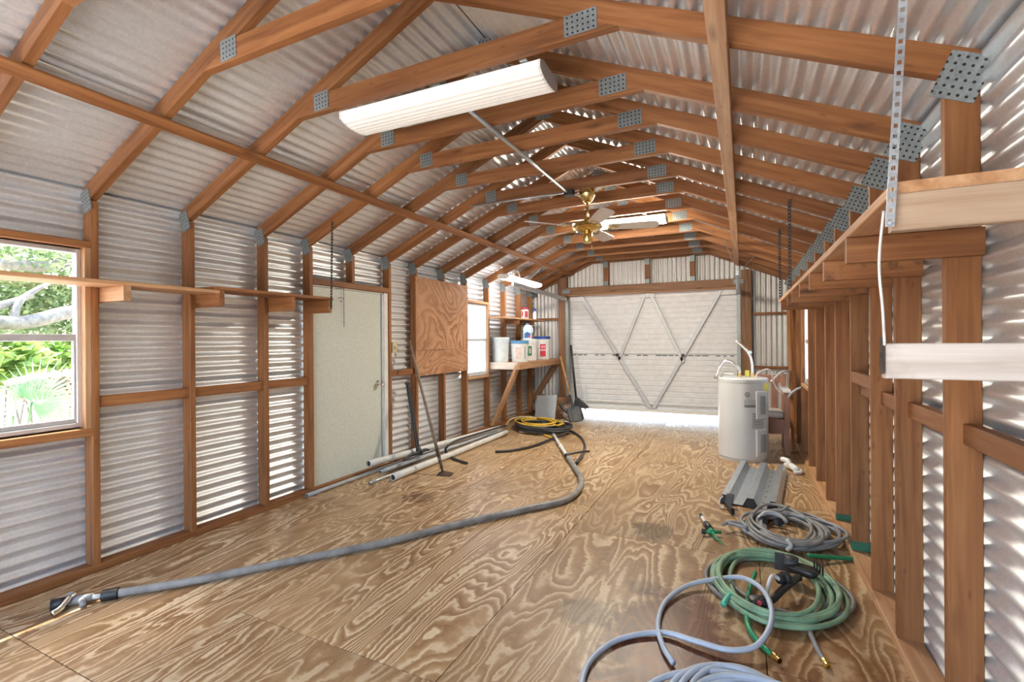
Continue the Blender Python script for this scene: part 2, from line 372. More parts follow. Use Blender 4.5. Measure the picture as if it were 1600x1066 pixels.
def prism(name, poly, y0, y1, mat, parent=None, ang=0.0, key=None):
    """polygon in x-z extruded along y; grain along the direction `ang` in the x-z plane"""
    if key and key in CACHE: me = CACHE[key][0]; cx, cz = CACHE[key][1]
    else:
        cx = sum(p[0] for p in poly) / len(poly); cz = sum(p[1] for p in poly) / len(poly)
        ca, sa = math.cos(ang), math.sin(ang); loc = [((x - cx) * ca + (z - cz) * sa, -(x - cx) * sa + (z - cz) * ca) for x, z in poly]
        n = len(poly); h = (y1 - y0) / 2
        vs = [(x, -h, z) for x, z in loc] + [(x, h, z) for x, z in loc]
        fs = [tuple(range(n)), tuple(range(2 * n - 1, n - 1, -1))] + [(i, n + i, n + (i + 1) % n, (i + 1) % n) for i in range(n)]
        me = bpy.data.meshes.new(name); me.from_pydata(vs, [], fs); me.materials.append(M[mat]); me.update()
        bm = bmesh.new(); bm.from_mesh(me); bmesh.ops.recalc_face_normals(bm, faces=bm.faces); bm.to_mesh(me); bm.free()
        if key: CACHE[key] = (me, (cx, cz))
    mw = Matrix.Translation((cx, (y0 + y1) / 2, cz)) @ Matrix.Rotation(-ang, 4, 'Y')
    return data_obj(name, me, parent, mw)
PITCH, AMP, WSEG = 0.080, 0.0125, 10
def corrugated(name, org, u, v, nrm, u0, u1, v0, v1, mat, parent, top=None):
    """sheet whose waves march along u and run along v; top(s) gives v1 for sloped ends"""
    org, u, v, nrm = map(Vector, (org, u, v, nrm)); st = PITCH / WSEG
    ss = [u0]; k = math.floor(u0 / st) + 1
    while k * st < u1 - 1e-6: ss.append(k * st); k += 1
    ss.append(u1)
    V, Fc = [], []
    c = org + u * (u0 + u1) / 2 + v * (v0 + v1) / 2
    for s in ss:
        h = AMP * math.sin(2 * math.pi * s / PITCH); e = top(s) if top else v1
        for q in (v0, e): V.append(org + u * s + v * q + nrm * h - c)
    for i in range(len(ss) - 1): Fc.append((2 * i, 2 * i + 2, 2 * i + 3, 2 * i + 1))
    return mesh_obj(name, V, Fc, mat, parent, Matrix.Translation(c), True)
def text_mesh(name, s, size, mat, parent, mw, depth=0.001):
    cu = bpy.data.curves.new('t', 'FONT'); cu.body = s; cu.size = size; cu.align_x = 'CENTER'; cu.align_y = 'CENTER'; cu.extrude = depth
    ob = bpy.data.objects.new('t', cu); COL.objects.link(ob); bpy.context.view_layer.update()
    me = bpy.data.meshes.new_from_object(ob.evaluated_get(bpy.context.evaluated_depsgraph_get()))
    bpy.data.objects.remove(ob); bpy.data.curves.remove(cu)
    me.materials.clear(); me.materials.append(M[mat])
    return data_obj(name, me, parent, mw)

# ------------------------------------------------------------------ the shed: dimensions
XL, XR, XC = -3.813, 0.665, -1.574         # inner faces of the studs, ridge line
SD, ST = 0.10, 0.042                       # lumber depth and thickness
SLOPE, ZE, TV = 0.445, 2.442, 0.116        # rafter pitch, underside at the stud face, vertical depth
ANG = math.atan(SLOPE)
YN, YF = -1.25, 9.22                       # near and far end
TY = [-0.85, -0.20, 0.42, 1.03, 1.636, 2.251, 2.889, 3.385, 3.953, 4.555, 5.08, 5.716, 6.33, 7.05, 7.68, 8.32, 8.86]
def zbot(x): return ZE + SLOPE * (XR - XC - abs(x - XC))
def ztop(x): return zbot(x) + TV

# floor: plywood sheets over a dark subfloor
floor = mesh_obj('floor', [(-3.93, YN, -0.03), (0.79, YN, -0.03), (0.79, 9.12, -0.03), (-3.93, 9.12, -0.03), (-3.93, YN, -0.14), (0.79, YN, -0.14), (0.79, 9.12, -0.14), (-3.93, 9.12, -0.14)],
    [(0, 1, 2, 3), (7, 6, 5, 4), (0, 4, 5, 1), (1, 5, 6, 2), (2, 6, 7, 3), (3, 7, 4, 0)], 'subfloor')
tag(floor, 'worn plywood floor of bare brown sheets', 'floor', kind='structure')
gap = 0.0022
for x0, x1, ys in ((-3.90, -2.53, (YN, 1.11, 3.55, 5.99, 8.43, 9.12)), (-2.53, -1.225, (YN, 1.748, 4.19, 6.63, 9.12)), (-1.225, 0.09, (YN, 1.19, 3.63, 6.07, 8.51, 9.12)), (0.09, 0.775, (YN, 2.45, 4.89, 7.33, 9.12))):
    for a, b in zip(ys, ys[1:]):
        dz = random.uniform(-0.0012, 0.0)
        hx, hy = (x1 - x0) / 2 - gap, (b - a) / 2 - gap
        vs = [(sx * hx, sy * hy, z) for z in (0, -0.028) for sx, sy in ((-1, -1), (1, -1), (1, 1), (-1, 1))]
        mesh_obj('plywood_sheet', vs, [(0, 1, 2, 3), (0, 4, 5, 1), (1, 5, 6, 2), (2, 6, 7, 3), (3, 7, 4, 0)], 'floor_ply', floor, Matrix.Translation(((x0 + x1) / 2, (a + b) / 2, dz)))

# side walls: empties that parent sheets, studs and noggins
wall_left = thing('wall_left', (XL - SD, 4, 0), 'left wall of galvanised corrugated sheet on wooden studs', 'wall', kind='structure')
wall_right = thing('wall_right', (XR + SD, 4, 0), 'right wall of closely spaced studs over corrugated sheet', 'wall', kind='structure')
wall_far = thing('wall_far', (XC, YF, 0), 'far gable wall of upright corrugated sheet around the garage door', 'wall', kind='structure')
wall_near = thing('wall_near', (XC, YN, 0), 'unseen near gable wall, wide opening added behind the camera for light', 'wall', kind='structure')
ceiling = thing('ceiling', (XC, 4, 2.5), 'pitched corrugated metal roof carried on wooden rafters', 'ceiling', kind='structure')

def skin(x, nx, parent, holes, ymax=YF):
    """rows of horizontal corrugated sheets on a side wall, cut round the openings (y0,y1,z0,z1)"""
    zs = [-0.06, 0.62, 1.26, 1.90, 2.535]
    for z0, z1 in zip(zs, zs[1:]):
        cuts = sorted({YN, 2.9, 6.1, ymax} | {h[0] for h in holes if h[2] < z1 and h[3] > z0} | {h[1] for h in holes if h[2] < z1 and h[3] > z0})
        for a, b in zip(cuts, cuts[1:]):
            segs = [(z0, z1)]
            for h in holes:
                if h[0] < b - 1e-6 and h[1] > a + 1e-6:
                    nsegs = []
                    for s0, s1 in segs:
                        if h[2] > s0: nsegs.append((s0, min(s1, h[2])))
                        if h[3] < s1: nsegs.append((max(s0, h[3]), s1))
                    segs = [s for s in nsegs if s[1] - s[0] > 0.01]
            for s0, s1 in segs:
                corrugated('corrugated_sheet', (x, 0, 0), (0, 0, 1), (0, 1, 0), (nx, 0, 0), s0, s1, a, b, 'zinc_sheet', parent)
W1 = (0.80, 1.605, 0.955, 2.105)      # near left window
W2 = (6.385, 7.035, 0.925, 2.075)     # far left window
W3 = (6.40, 7.03, 0.93, 1.93)         # right window
D1 = (3.47, 4.45, -0.06, 2.03)        # side door
def inset(o): return (o[0] + 0.012, o[1] - 0.012, o[2] + 0.012, o[3] - 0.012)
skin(XL - SD - AMP, 1, wall_left, [inset(W1), inset(W2), D1], YF + 0.05)
skin(XR + SD + AMP, -1, wall_right, [inset(W3)], YF + 0.05)

# gable skins
def gtop(s): return ztop(s) + 0.0
for a, b, z0 in ((-3.965, -3.10, -0.06), (-3.10, -1.58, 2.42), (-1.58, -0.07, 2.42), (-0.07, 0.81, -0.06)):
    corrugated('corrugated_sheet', (0, YF + AMP, 0), (1, 0, 0), (0, 0, 1), (0, -1, 0), a, b, z0, 2.5, 'zinc_gable', wall_far, top=gtop)
for a, b, z0 in ((-3.92, -3.3, -0.06), (-3.3, 0.15, 2.38), (0.15, 0.77, -0.06)):  # unseen near end; wide opening added to let daylight into the room
    corrugated('corrugated_sheet', (0, YN - AMP, 0), (1, 0, 0), (0, 0, 1), (0, 1, 0), a, b, z0, 2.5, 'zinc_sheet', wall_near, top=gtop)

# roof skin: waves march up the slope, sheets in four courses per side
hyp = math.sqrt(1 + SLOPE ** 2)
for sgn in (-1, 1):
    u = Vector((sgn, 0, -SLOPE)) / hyp; nrm = Vector((sgn * SLOPE, 0, 1)) / hyp
    org = Vector((XC, 0, zbot(XC) + TV)) + nrm * AMP
    Lr = (XR - XC + SD + 0.48) * hyp  # unseen eave overhang added, its length set to narrow the sun strip inside
    us = [0.0, 0.72, 1.44, 2.08, Lr]
    for a, b in zip(us, us[1:]):
        for y0, y1 in ((YN - 0.1, 2.5), (2.5, 6.0), (6.0, YF + 0.1)):
            corrugated('corrugated_sheet', org, u, (0, 1, 0), nrm, a, b, y0, y1, 'zinc_sheet', ceiling)
    beam('ridge_cap', (XC, YN - 0.1, ztop(XC) + 0.03), (XC, YF + 0.1, ztop(XC) + 0.03), 0.20, 0.004, (1, 0, -SLOPE * sgn) if sgn > 0 else (-1, 0, -SLOPE), 'zinc_dull', ceiling)

# trusses: rafters, collar ties and punched gusset plates
def gusset(parent, x, y, z, w, h, ang=0.0):
    key = ('gusset', w, h)
    if key not in CACHE:
        vs = [(sx * w / 2, sy * 0.0015, sz * h / 2) for sy in (-1, 1) for sx, sz in ((-1, -1), (1, -1), (1, 1), (-1, 1))]
        me = bpy.data.meshes.new('gusset_plate'); me.from_pydata(vs, [], [(0, 1, 2, 3), (7, 6, 5, 4), (0, 4, 5, 1), (1, 5, 6, 2), (2, 6, 7, 3), (3, 7, 4, 0)]); me.materials.append(M['zinc_gusset']); CACHE[key] = me
    return data_obj('gusset_plate', CACHE[key], parent, Matrix.Translation((x, y - 0.003, z)) @ Matrix.Rotation(-ang, 4, 'Y'))
XEL, XER = XL - SD, XR + SD
TIE_Z0, TIE_Z1 = 2.968, 3.083
xt = (TIE_Z0 - ZE) / SLOPE
for i, y in enumerate(TY + [9.12]):
    jit = random.uniform(-0.004, 0.004)
    rl = prism('rafter', [(XEL, zbot(XEL)), (XC, zbot(XC)), (XC, ztop(XC)), (XEL, ztop(XEL))], y, y + ST, 'fir', ceiling, ANG, ('rafterL',))
    rr = prism('rafter', [(XC, zbot(XC)), (XER, zbot(XER)), (XER, ztop(XER)), (XC, ztop(XC))], y, y + ST, 'fir', ceiling, -ANG, ('rafterR',))
    tp = (TIE_Z1 - ZE) / SLOPE
    tie = prism('collar_tie', [(XL + xt, TIE_Z0), (XR - xt, TIE_Z0), (XR - tp, TIE_Z1), (XL + tp, TIE_Z1)], y - 0.001, y + ST - 0.001, 'fir', ceiling, 0.0, ('tie',))
    gusset(rl, -2.42, y, 3.035, 0.125, 0.115, 0.06); gusset(rr, -0.70, y, 3.035, 0.165, 0.105, 0.03)
    gusset(rl, XC, y, 3.50, 0.15, 0.11)
    gusset(rr, XR + 0.05, y, 2.428, 0.135, 0.165, R(-24)); gusset(rl, XL - 0.05, y, 2.428, 0.10, 0.15, R(18))
# long battens nailed under the rafters
beam('batten', (-3.03, 0.2, zbot(-3.03) - 0.02), (-3.03, 9.1, zbot(-3.03) - 0.02), 0.085, 0.022, (1, 0, SLOPE), 'fir', ceiling)
beam('batten', (-0.085, 0.2, zbot(-0.085) - 0.02), (-0.085, 5.22, zbot(-0.085) - 0.02), 0.085, 0.022, (1, 0, -SLOPE), 'fir_pale', ceiling)
beam('batten', (-0.082, 5.225, zbot(-0.085) - 0.021), (-0.082, 9.1, zbot(-0.085) - 0.021), 0.085, 0.022, (1, 0, -SLOPE), 'fir_pale', ceiling)

# studs
def stud(x0, x1, y, z0, z1, parent, mat='fir', w=ST): return box('stud', (x0, y, z0), (x1, y + w, z1), mat, parent, axis=2)
for y in TY:
    if y < 0.7 or y > 1.1:
        z0 = 2.13 if abs(y - 3.953) < 0.01 else 0.047
        stud(XL - SD, XL, y, z0, ZE - 0.018, wall_left)
    else:
        stud(XL - SD, XL, y, 2.17, ZE - 0.018, wall_left); stud(XL - SD, XL, y, 0.047, 0.89, wall_left)
    s = stud(XR, XR + SD, y, 0.047, ZE - 0.018, wall_right, 'fir' if y < 2.5 or y > 4 else 'fir')
    if y in (3.953, 4.555):
        hgt = 0.062 if y == 3.953 else 0.05
        tag(box('painted_foot', (XR - 0.003, y - 0.003, 0.048), (XR + SD + 0.003, y + ST + 0.003, 0.048 + hgt), 'green_paint', s), 'dark green painted stud foot')
stud(XL - SD, XL, 0.755, 0.047, ZE - 0.018, wall_left)
# sole plates
def base(name, lo, hi, mat, label):
    o = box(name, lo, hi, mat); return tag(o, label, 'sole plate', kind='structure')
base('baseboard_left', (XL - SD, YN, 0.001), (XL + 0.004, 9.1, 0.046), 'fir', 'flat wooden sole plate along the foot of the left wall')
base('baseboard_right', (XR - 0.01, YN, 0.001), (XR + SD, 9.1, 0.046), 'fir_pale', 'flat wooden sole plate along the foot of the right wall')
# noggins between studs
for a, b in ((1.678, 2.251), (2.293, 2.889), (2.931, 3.385)):
    box('noggin', (XL - 0.062, a, 1.07), (XL - 0.022, b, 1.145), 'fir', wall_left)
box('noggin', (XL - 0.062, 4.60, 1.06), (XL - 0.022, 5.08, 1.135), 'fir', wall_left)
for a, b in zip(TY[3:9], TY[4:10]):
    if a > 3.5: continue
    box('noggin', (XR + 0.045, a + ST, 1.112), (XR + 0.088, b, 1.187), 'fir', wall_right)
box('noggin', (XR + 0.002, 3.43, 1.19), (XR + 0.042, 3.953, 1.265), 'fir', wall_right)
# window and door framing timbers
box('header', (XL - SD, 0.797, 2.112), (XL + 0.002, 1.636, 2.155), 'fir', wall_left); box('sill', (XL - SD, 0.797, 0.895), (XL + 0.004, 1.636, 0.945), 'fir', wall_left)
box('jamb', (XL - SD, 1.600, 0.945), (XL + 0.001, 1.635, 2.112), 'fir_pale', wall_left)
box('header', (XL - SD, 3.427, 2.065), (XL + 0.001, 4.555, 2.125), 'fir', wall_left)
box('header', (XL - SD, 6.372, 2.078), (XL + 0.002, 7.05, 2.118), 'fir_pale', wall_left); box('sill', (XL - SD, 6.372, 0.880), (XL + 0.004, 7.05, 0.920), 'fir_pale', wall_left)
box('jamb', (XL - SD, 7.022, 0.92), (XL + 0.003, 7.052, 2.078), 'fir_pale', wall_left)
box('header', (XR - 0.001, 6.372, 1.935), (XR + SD, 7.05, 1.975), 'fir', wall_right); box('sill', (XR - 0.004, 6.372, 0.885), (XR + SD, 7.05, 0.925), 'fir_pale', wall_right)
# far wall framing
box('post', (-3.32, 9.07, 0.0), (-3.145, 9.20, 3.0 - 0.27), 'fir_dark', wall_far); box('post', (-0.02, 9.07, 0.0), (0.135, 9.20, 2.66), 'fir_dark', wall_far)
hd = box('door_header', (-3.145, 9.06, 2.365), (-0.02, 9.2, 2.515), 'fir_dark', wall_far)
box('header_edge', (-3.12, 9.045, 2.345), (-0.04, 9.2, 2.364), 'fir_pale', hd)
for x in (-2.36, -1.585, -0.80):
    p = box('cripple_stud', (x - 0.045, 9.10, 2.515), (x + 0.045, 9.2, 2.968), 'fir', wall_far)
    gusset(p, x, 9.10, 2.535, 0.085, 0.13); gusset(p, x, 9.10, 2.925, 0.085, 0.11)
gusset(hd, -3.15, 9.05, 2.44, 0.16, 0.08); gusset(hd, -0.06, 9.05, 2.46, 0.16, 0.08)
for z in (1.905, 0.995):
    box('girt', (0.135, 9.16, z - 0.022), (0.76, 9.2, z + 0.022), 'fir', wall_far); box('girt', (-3.91, 9.16, z - 0.022), (-3.32, 9.2, z + 0.022), 'fir', wall_far)

# ---- windows
def window(name, x, sgn, o, label, glass, rail_z, sill=True):
    """sgn: +1 when the room lies towards +x; o = (y0,y1,z0,z1)"""
    y0, y1, z0, z1 = o; w = thing(name, (x, (y0 + y1) / 2, z0), label, 'window', kind='structure')
    t = 0.028
    def bar(nm, lo, hi, dx0, dx1, m='aluminium'):
        return box(nm, (min(x + dx0 * sgn, x + dx1 * sgn), lo[0], lo[1]), (max(x + dx0 * sgn, x + dx1 * sgn), hi[0], hi[1]), m, w)
    bar('window_frame', (y0, z0), (y0 + t, z1), -0.03, 0.025); bar('window_frame', (y1 - t, z0), (y1, z1), -0.03, 0.025)
    bar('window_frame', (y0 + t, z1 - t), (y1 - t, z1), -0.03, 0.025); bar('window_frame', (y0 + t, z0), (y1 - t, z0 + t), -0.03, 0.032)
    bar('sash_rail', (y0 + t, rail_z - 0.025), (y1 - t, rail_z + 0.02), -0.012, 0.018)
    for a in (y0 + t, y1 - t - 0.014): bar('sash_stile', (a, z0 + t), (a + 0.014, rail_z - 0.025), -0.008, 0.014)
    for a, b in ((z0 + t, rail_z - 0.025), (rail_z + 0.02, z1 - t)):
        bar('pane', (y0 + t, a), (y1 - t, b), -0.003, 0.001, glass)
    if sill: bar('sash_lip', (y0 + t, z0 + t), (y1 - t, z0 + t + 0.03), -0.006, 0.016)
    return w
window('window_1', XL - 0.075, 1, W1, 'sash window on the left looking out onto palms and trees', 'clear_glass', 1.535)
window('window_2', XL - 0.050, 1, W2, 'narrow bright frosted sash window beside the workbench', 'frosted_glass', 1.50)
window('window_3', XR + 0.060, -1, W3, 'bright window in the right wall beyond the water heater', 'frosted_glass', 1.45)

# ---- side door
door = thing('door_1', (XL - 0.06, 3.98, 0), 'closed pale green-white flush door in the left wall', 'door', kind='structure')
box('door_slab', (XL - 0.085, 3.447, 0.012), (XL - 0.045, 4.475, 2.045), 'door_paint', door)
jb = box('door_jamb', (XL - 0.095, 4.48, 0.0), (XL - 0.012, 4.545, 2.06), 'white_paint', door); box('door_stop', (XL - 0.044, 4.462, 0.01), (XL - 0.022, 4.492, 2.04), 'aluminium', door)
box('door_jamb', (XL - 0.095, 3.427, 0.0), (XL - 0.03, 3.445, 2.06), 'white_paint', door); box('door_jamb', (XL - 0.095, 3.445, 2.047), (XL - 0.03, 4.48, 2.064), 'white_paint', door)
box('threshold', (XL - 0.10, 3.43, 0.0), (XL - 0.02, 4.53, 0.011), 'aluminium', door)
kn = lathe('door_knob', [(0, 0), (0.034, 0), (0.034, 0.006), (0.013, 0.010), (0.012, 0.034), (0.026, 0.042), (0.031, 0.056), (0.026, 0.070), (0, 0.074)], 'chrome', door, (XL - 0.045, 4.392, 1.0), 20, rotto((1, 0, 0)))
em = lathe('door_emblem', [(0, 0), (0.055, 0), (0.055, 0.002), (0, 0.002)], 'paper_white', door, (XL - 0.045, 3.83, 1.925), 24, rotto((1, 0, 0)))
lathe('viewer', [(0, 0), (0.013, 0), (0.011, 0.006), (0, 0.006)], 'label_dark', em, (XL - 0.0425, 3.83, 1.92), 14, rotto((1, 0, 0)))
tube('print', [(XL - 0.0425, 3.83 + 0.040 * math.cos(a), 1.925 + 0.036 * math.sin(a)) for a in [R(30 + 12 * k) for k in range(11)]], 0.0045, 'label_dark', em, 6, 3)

# ---- garage door: ribbed sections, W-shaped braces, tracks
gd = thing('door_2', (-1.6, 9.15, 0), 'white ribbed garage door with zigzag steel braces, not quite shut', 'garage door', kind='structure')
gx0, gx1 = -3.12, -0.085; gy = 9.215
n_sl = 23; z = 0.13; hsl = (2.36 - 0.13) / n_sl
for k in range(n_sl):
    z0 = 0.13 + k * hsl; z1 = z0 + hsl
    if abs(z0 - 1.18) < hsl * 0.5: z0 += 0.012
    prof = [(0.0, z0), (-0.014, z0 + 0.006), (-0.014, z1 - 0.022), (0.0, z1 - 0.012), (0.0, z1)]
    V = [(x, yy, zz) for x in (gx0, gx1) for yy, zz in prof]; c = Vector(((gx0 + gx1) / 2, gy, (z0 + z1) / 2))
    V = [Vector((x, gy + yy, zz)) - c for x, yy, zz in V]
    mesh_obj('slat', V, [(i, i + 1, 6 + i, 5 + i) for i in range(4)], 'garage_white', gd, Matrix.Translation(c))
mesh_obj('backing_sheet', [(gx0, gy + 0.012, 0.13), (gx1, gy + 0.012, 0.13), (gx1, gy + 0.012, 2.37), (gx0, gy + 0.012, 2.37)], [(0, 1, 2, 3)], 'garage_white', gd)
def brace(a, b, nm='brace', w=0.055): return beam(nm, (a[0], 9.165, a[1]), (b[0], 9.165, b[1]), w, 0.045, (0, 1, 0), 'garage_white', gd)
def brace2(a, b): return beam('brace', (a[0], 9.155, a[1]), (b[0], 9.155, b[1]), 0.030, 0.058, (0, 1, 0), 'brace_shaded', gd)
brace2((-2.86, 2.33), (-1.55, 0.20)); brace2((-0.34, 2.33), (-1.50, 0.20)); brace2((-1.64, 2.33), (-2.13, 1.10)); brace2((-1.54, 2.33), (-0.97, 1.07))
for a, b, zz, hh in ((-3.1, -2.82, 2.29, 0.1), (-0.38, -0.1, 2.30, 0.1), (-1.72, -1.46, 2.30, 0.07)): box('corner_plate', (a, 9.15, zz - hh / 2), (b, 9.195, zz + hh / 2), 'garage_white', gd)
box('bottom_rail', (gx0, 9.15, 0.13), (gx1, 9.20, 0.185), 'white_paint', gd); box('bottom_rail', (gx0 + 0.1, 9.16, 0.275), (gx1, 9.195, 0.305), 'white_paint', gd)
for x in (-2.80, -2.905): box('lift_handle', (x - 0.018, 9.13, 0.10), (x + 0.018, 9.165, 0.58), 'garage_white', gd)
for x in (-2.16, -0.97): lathe('latch', [(0, 0), (0.03, 0), (0.03, 0.02), (0, 0.02)], 'dark_iron', gd, (x, 9.145, 1.19), 12, rotto((0, -1, 0)))
for k in range(26):
    a = gx0 + 0.05 + k * 0.115
    if random.random() < 0.75: box('seam_gap', (a, 9.194, 1.176), (a + random.uniform(0.05, 0.11), 9.20, 1.19), 'black_plastic', gd)
for x in (-3.135, -0.055):
    box('side_guide', (x - 0.03, 9.05, 0.02), (x + 0.03, 9.14, 2.25), 'zinc_dull', gd)
# horizontal tracks with hangers
def track(p0, p1, hang, label):
    t = thing('door_track', p1, label, 'track', 'overhead tracks of the garage door')
    beam('rail', p0, p1, 0.062, 0.034, (0, 0, 1), 'zinc_part', t); beam('rail_lip', Vector(p0) + Vector((0, 0, -0.036)), Vector(p1) + Vector((0, 0, -0.036)), 0.012, 0.055, (0, 0, 1), 'zinc_part', t)
    for a, b in hang: beam('hanger', a, b, 0.028, 0.004, (0, 1, 0), 'zinc_part', t)
track((-3.30, 6.92, 2.395), (-3.14, 9.04, 2.285), [((-3.275, 7.25, 2.38), (-3.285, 7.08, 2.66)), ((-3.29, 7.27, 2.38), (-3.05, 7.70, 2.79))], 'galvanised overhead door track at the left, by the bucket shelf')
track((-0.06, 7.45, 2.42), (-0.06, 9.04, 2.285), [((-0.06, 7.5, 2.42), (-0.22, 7.07, 2.83)), ((-0.06, 7.5, 2.40), (0.16, 7.69, 2.665)), ((-0.06, 7.5, 2.42), (-0.07, 7.5, 2.20))], 'galvanised overhead door track at the right, under the pale batten')

# ------------------------------------------------------------------ fluorescent fixtures
def wrap_light(loc, rz, L, W, H, lens, label, clips=True):
    """wrap-around strip light: metal pan on top, ribbed lens below, end caps"""
    t = thing('strip_light', loc, label, 'ceiling light', 'fluorescent strip lights')
    mw = Matrix.Translation(loc) @ Matrix.Rotation(rz, 4, 'Z')
    prof = [(-W / 2, H), (-W / 2, H * 0.45)]
    for k in range(1, 16):
        a = k / 16; x = -W / 2 + W * a; zz = H * 0.40 * (abs(2 * a - 1) ** 2.6) + (0.0035 if k % 2 else 0)
        prof.append((x, zz))
    prof += [(W / 2, H * 0.45), (W / 2, H)]
    n = len(prof); V = [(sx * L / 2, y, zz) for sx in (-1, 1) for y, zz in prof]
    mesh_obj('lens', V, [(i, i + 1, n + i + 1, n + i) for i in range(n - 1)], lens, t, mw)
    V2 = []; F2 = []
    b = [(-0.5, 1.0), (-0.32, 1.28), (0.32, 1.28), (0.5, 1.0)]
    V2 = [(sx * L / 2, y * W, zz * H) for sx in (-1, 1) for y, zz in b]
    mesh_obj('housing', V2, [(0, 1, 5, 4), (1, 2, 6, 5), (2, 3, 7, 6), (3, 0, 4, 7)], 'white_paint', t, mw)
    for sx in (-1, 1):
        ep = prof + [(W * 0.32, H * 1.28), (-W * 0.32, H * 1.28)]; x0 = sx * L / 2; x1 = sx * (L / 2 + 0.014); m = len(ep)
        V3 = [(x, y * 1.02, zz) for x in (x0, x1) for y, zz in ep]
        mesh_obj('end_cap', V3, [tuple(range(m)), tuple(range(2 * m - 1, m - 1, -1))] + [(i, (i + 1) % m, m + (i + 1) % m, m + i) for i in range(m)], 'white_paint', t, mw)
    return t
t = wrap_light((-1.625, 2.44, 2.882), R(1.2), 1.34, 0.27, 0.075, 'lens_white', 'long white wrap-around strip light hanging nearest the camera')
lathe('junction_box', [(0, 0), (0.05, 0), (0.052, 0.045), (0, 0.045)], 'zinc_dull', t, (-1.60, 2.36, 2.965), 8)
box('hanger', (-1.05, 2.30, 2.962), (-1.01, 2.60, 2.970), 'zinc_part', t); box('hanger', (-2.22, 2.30, 2.962), (-2.18, 2.60, 2.970), 'zinc_part', t)
t = wrap_light((-1.36, 5.90, 2.868), R(2.0), 1.10, 0.24, 0.075, 'lamp_lit', 'lit warm strip light behind the brass ceiling fan')
box('hanger', (-1.70, 5.72, 2.960), (-1.66, 6.38, 2.968), 'zinc_part', t); box('hanger', (-1.05, 5.72, 2.960), (-1.01, 6.38, 2.968), 'zinc_part', t)
t = wrap_light((-3.42, 7.52, 2.455), R(91), 1.42, 0.20, 0.065, 'lamp_dim', 'white strip light over the bucket shelf beside the door track')
for y in (7.07, 7.70): tube('chain', [(-3.42, y, 2.54), (-3.42, y, zbot(-3.42))], 0.006, 'zinc_part', t, 6)
t = wrap_light((-1.60, -0.10, 2.868), R(0), 1.40, 0.27, 0.075, 'lamp_dim', 'unseen white strip light added behind the camera to brighten the near end')  # extra fixture out of view, added to brighten the near end
box('hanger', (-1.05, -0.25, 2.960), (-1.01, 0.46, 2.968), 'zinc_part', t); box('hanger', (-2.22, -0.25, 2.960), (-2.18, 0.46, 2.968), 'zinc_part', t)

# conduits
c = tube('conduit', [(-1.545, 2.60, 2.948), (-1.545, 4.48, 2.948)], 0.0145, 'zinc_part', None, 10); tag(c, 'straight galvanised conduit from the near strip light to the fan', 'conduit', 'ceiling conduits')
c = tube('conduit', [(-2.66, 4.53, 2.952), (-1.60, 4.53, 2.952)], 0.010, 'zinc_part', None, 10); tag(c, 'thin conduit running sideways from the fan junction box to the left rafters', 'conduit', 'ceiling conduits')
jb = thing('junction_box', (-1.50, 4.54, 2.93), 'small dark junction box where conduits meet beside the fan', 'electrical box')
lathe('box_body', [(0, 0), (0.055, 0), (0.055, 0.05), (0, 0.05)], 'dark_iron', jb, (-1.535, 4.535, 2.915), 8)
tube('fan_lead', [(-1.49, 4.55, 2.93), (-1.44, 4.58, 2.91), (-1.39, 4.60, 2.86)], 0.010, 'chrome', jb, 8)

# ceiling fan
fx, fy = -1.375, 4.61
fan = thing('ceiling_fan', (fx, fy, 2.44), 'brass ceiling fan with five pale blades hanging from the rafters', 'ceiling fan')
lathe('canopy', [(0, 2.975), (0.072, 2.975), (0.084, 2.95), (0.078, 2.915), (0.052, 2.868), (0.028, 2.845), (0, 2.84)], 'brass', fan, (fx, fy, 0), 28)
tube('downrod', [(fx, fy, 2.86), (fx, fy, 2.65)], 0.013, 'brass', fan, 12)
lathe('motor', [(0, 2.69), (0.035, 2.685), (0.05, 2.662), (0.12, 2.645), (0.142, 2.622), (0.146, 2.600), (0.13, 2.578), (0.08, 2.560), (0.05, 2.552), (0, 2.552)], 'brass', fan, (fx, fy, 0), 36)
sh = lathe('switch_housing', [(0, 2.552), (0.042, 2.552), (0.048, 2.535), (0.048, 2.47), (0.036, 2.448), (0, 2.444)], 'brass', fan, (fx, fy, 0), 20)
tube('pull_chain', [(fx + 0.045, fy - 0.02, 2.48), (fx + 0.05, fy - 0.02, 2.36)], 0.002, 'brass', sh, 6)
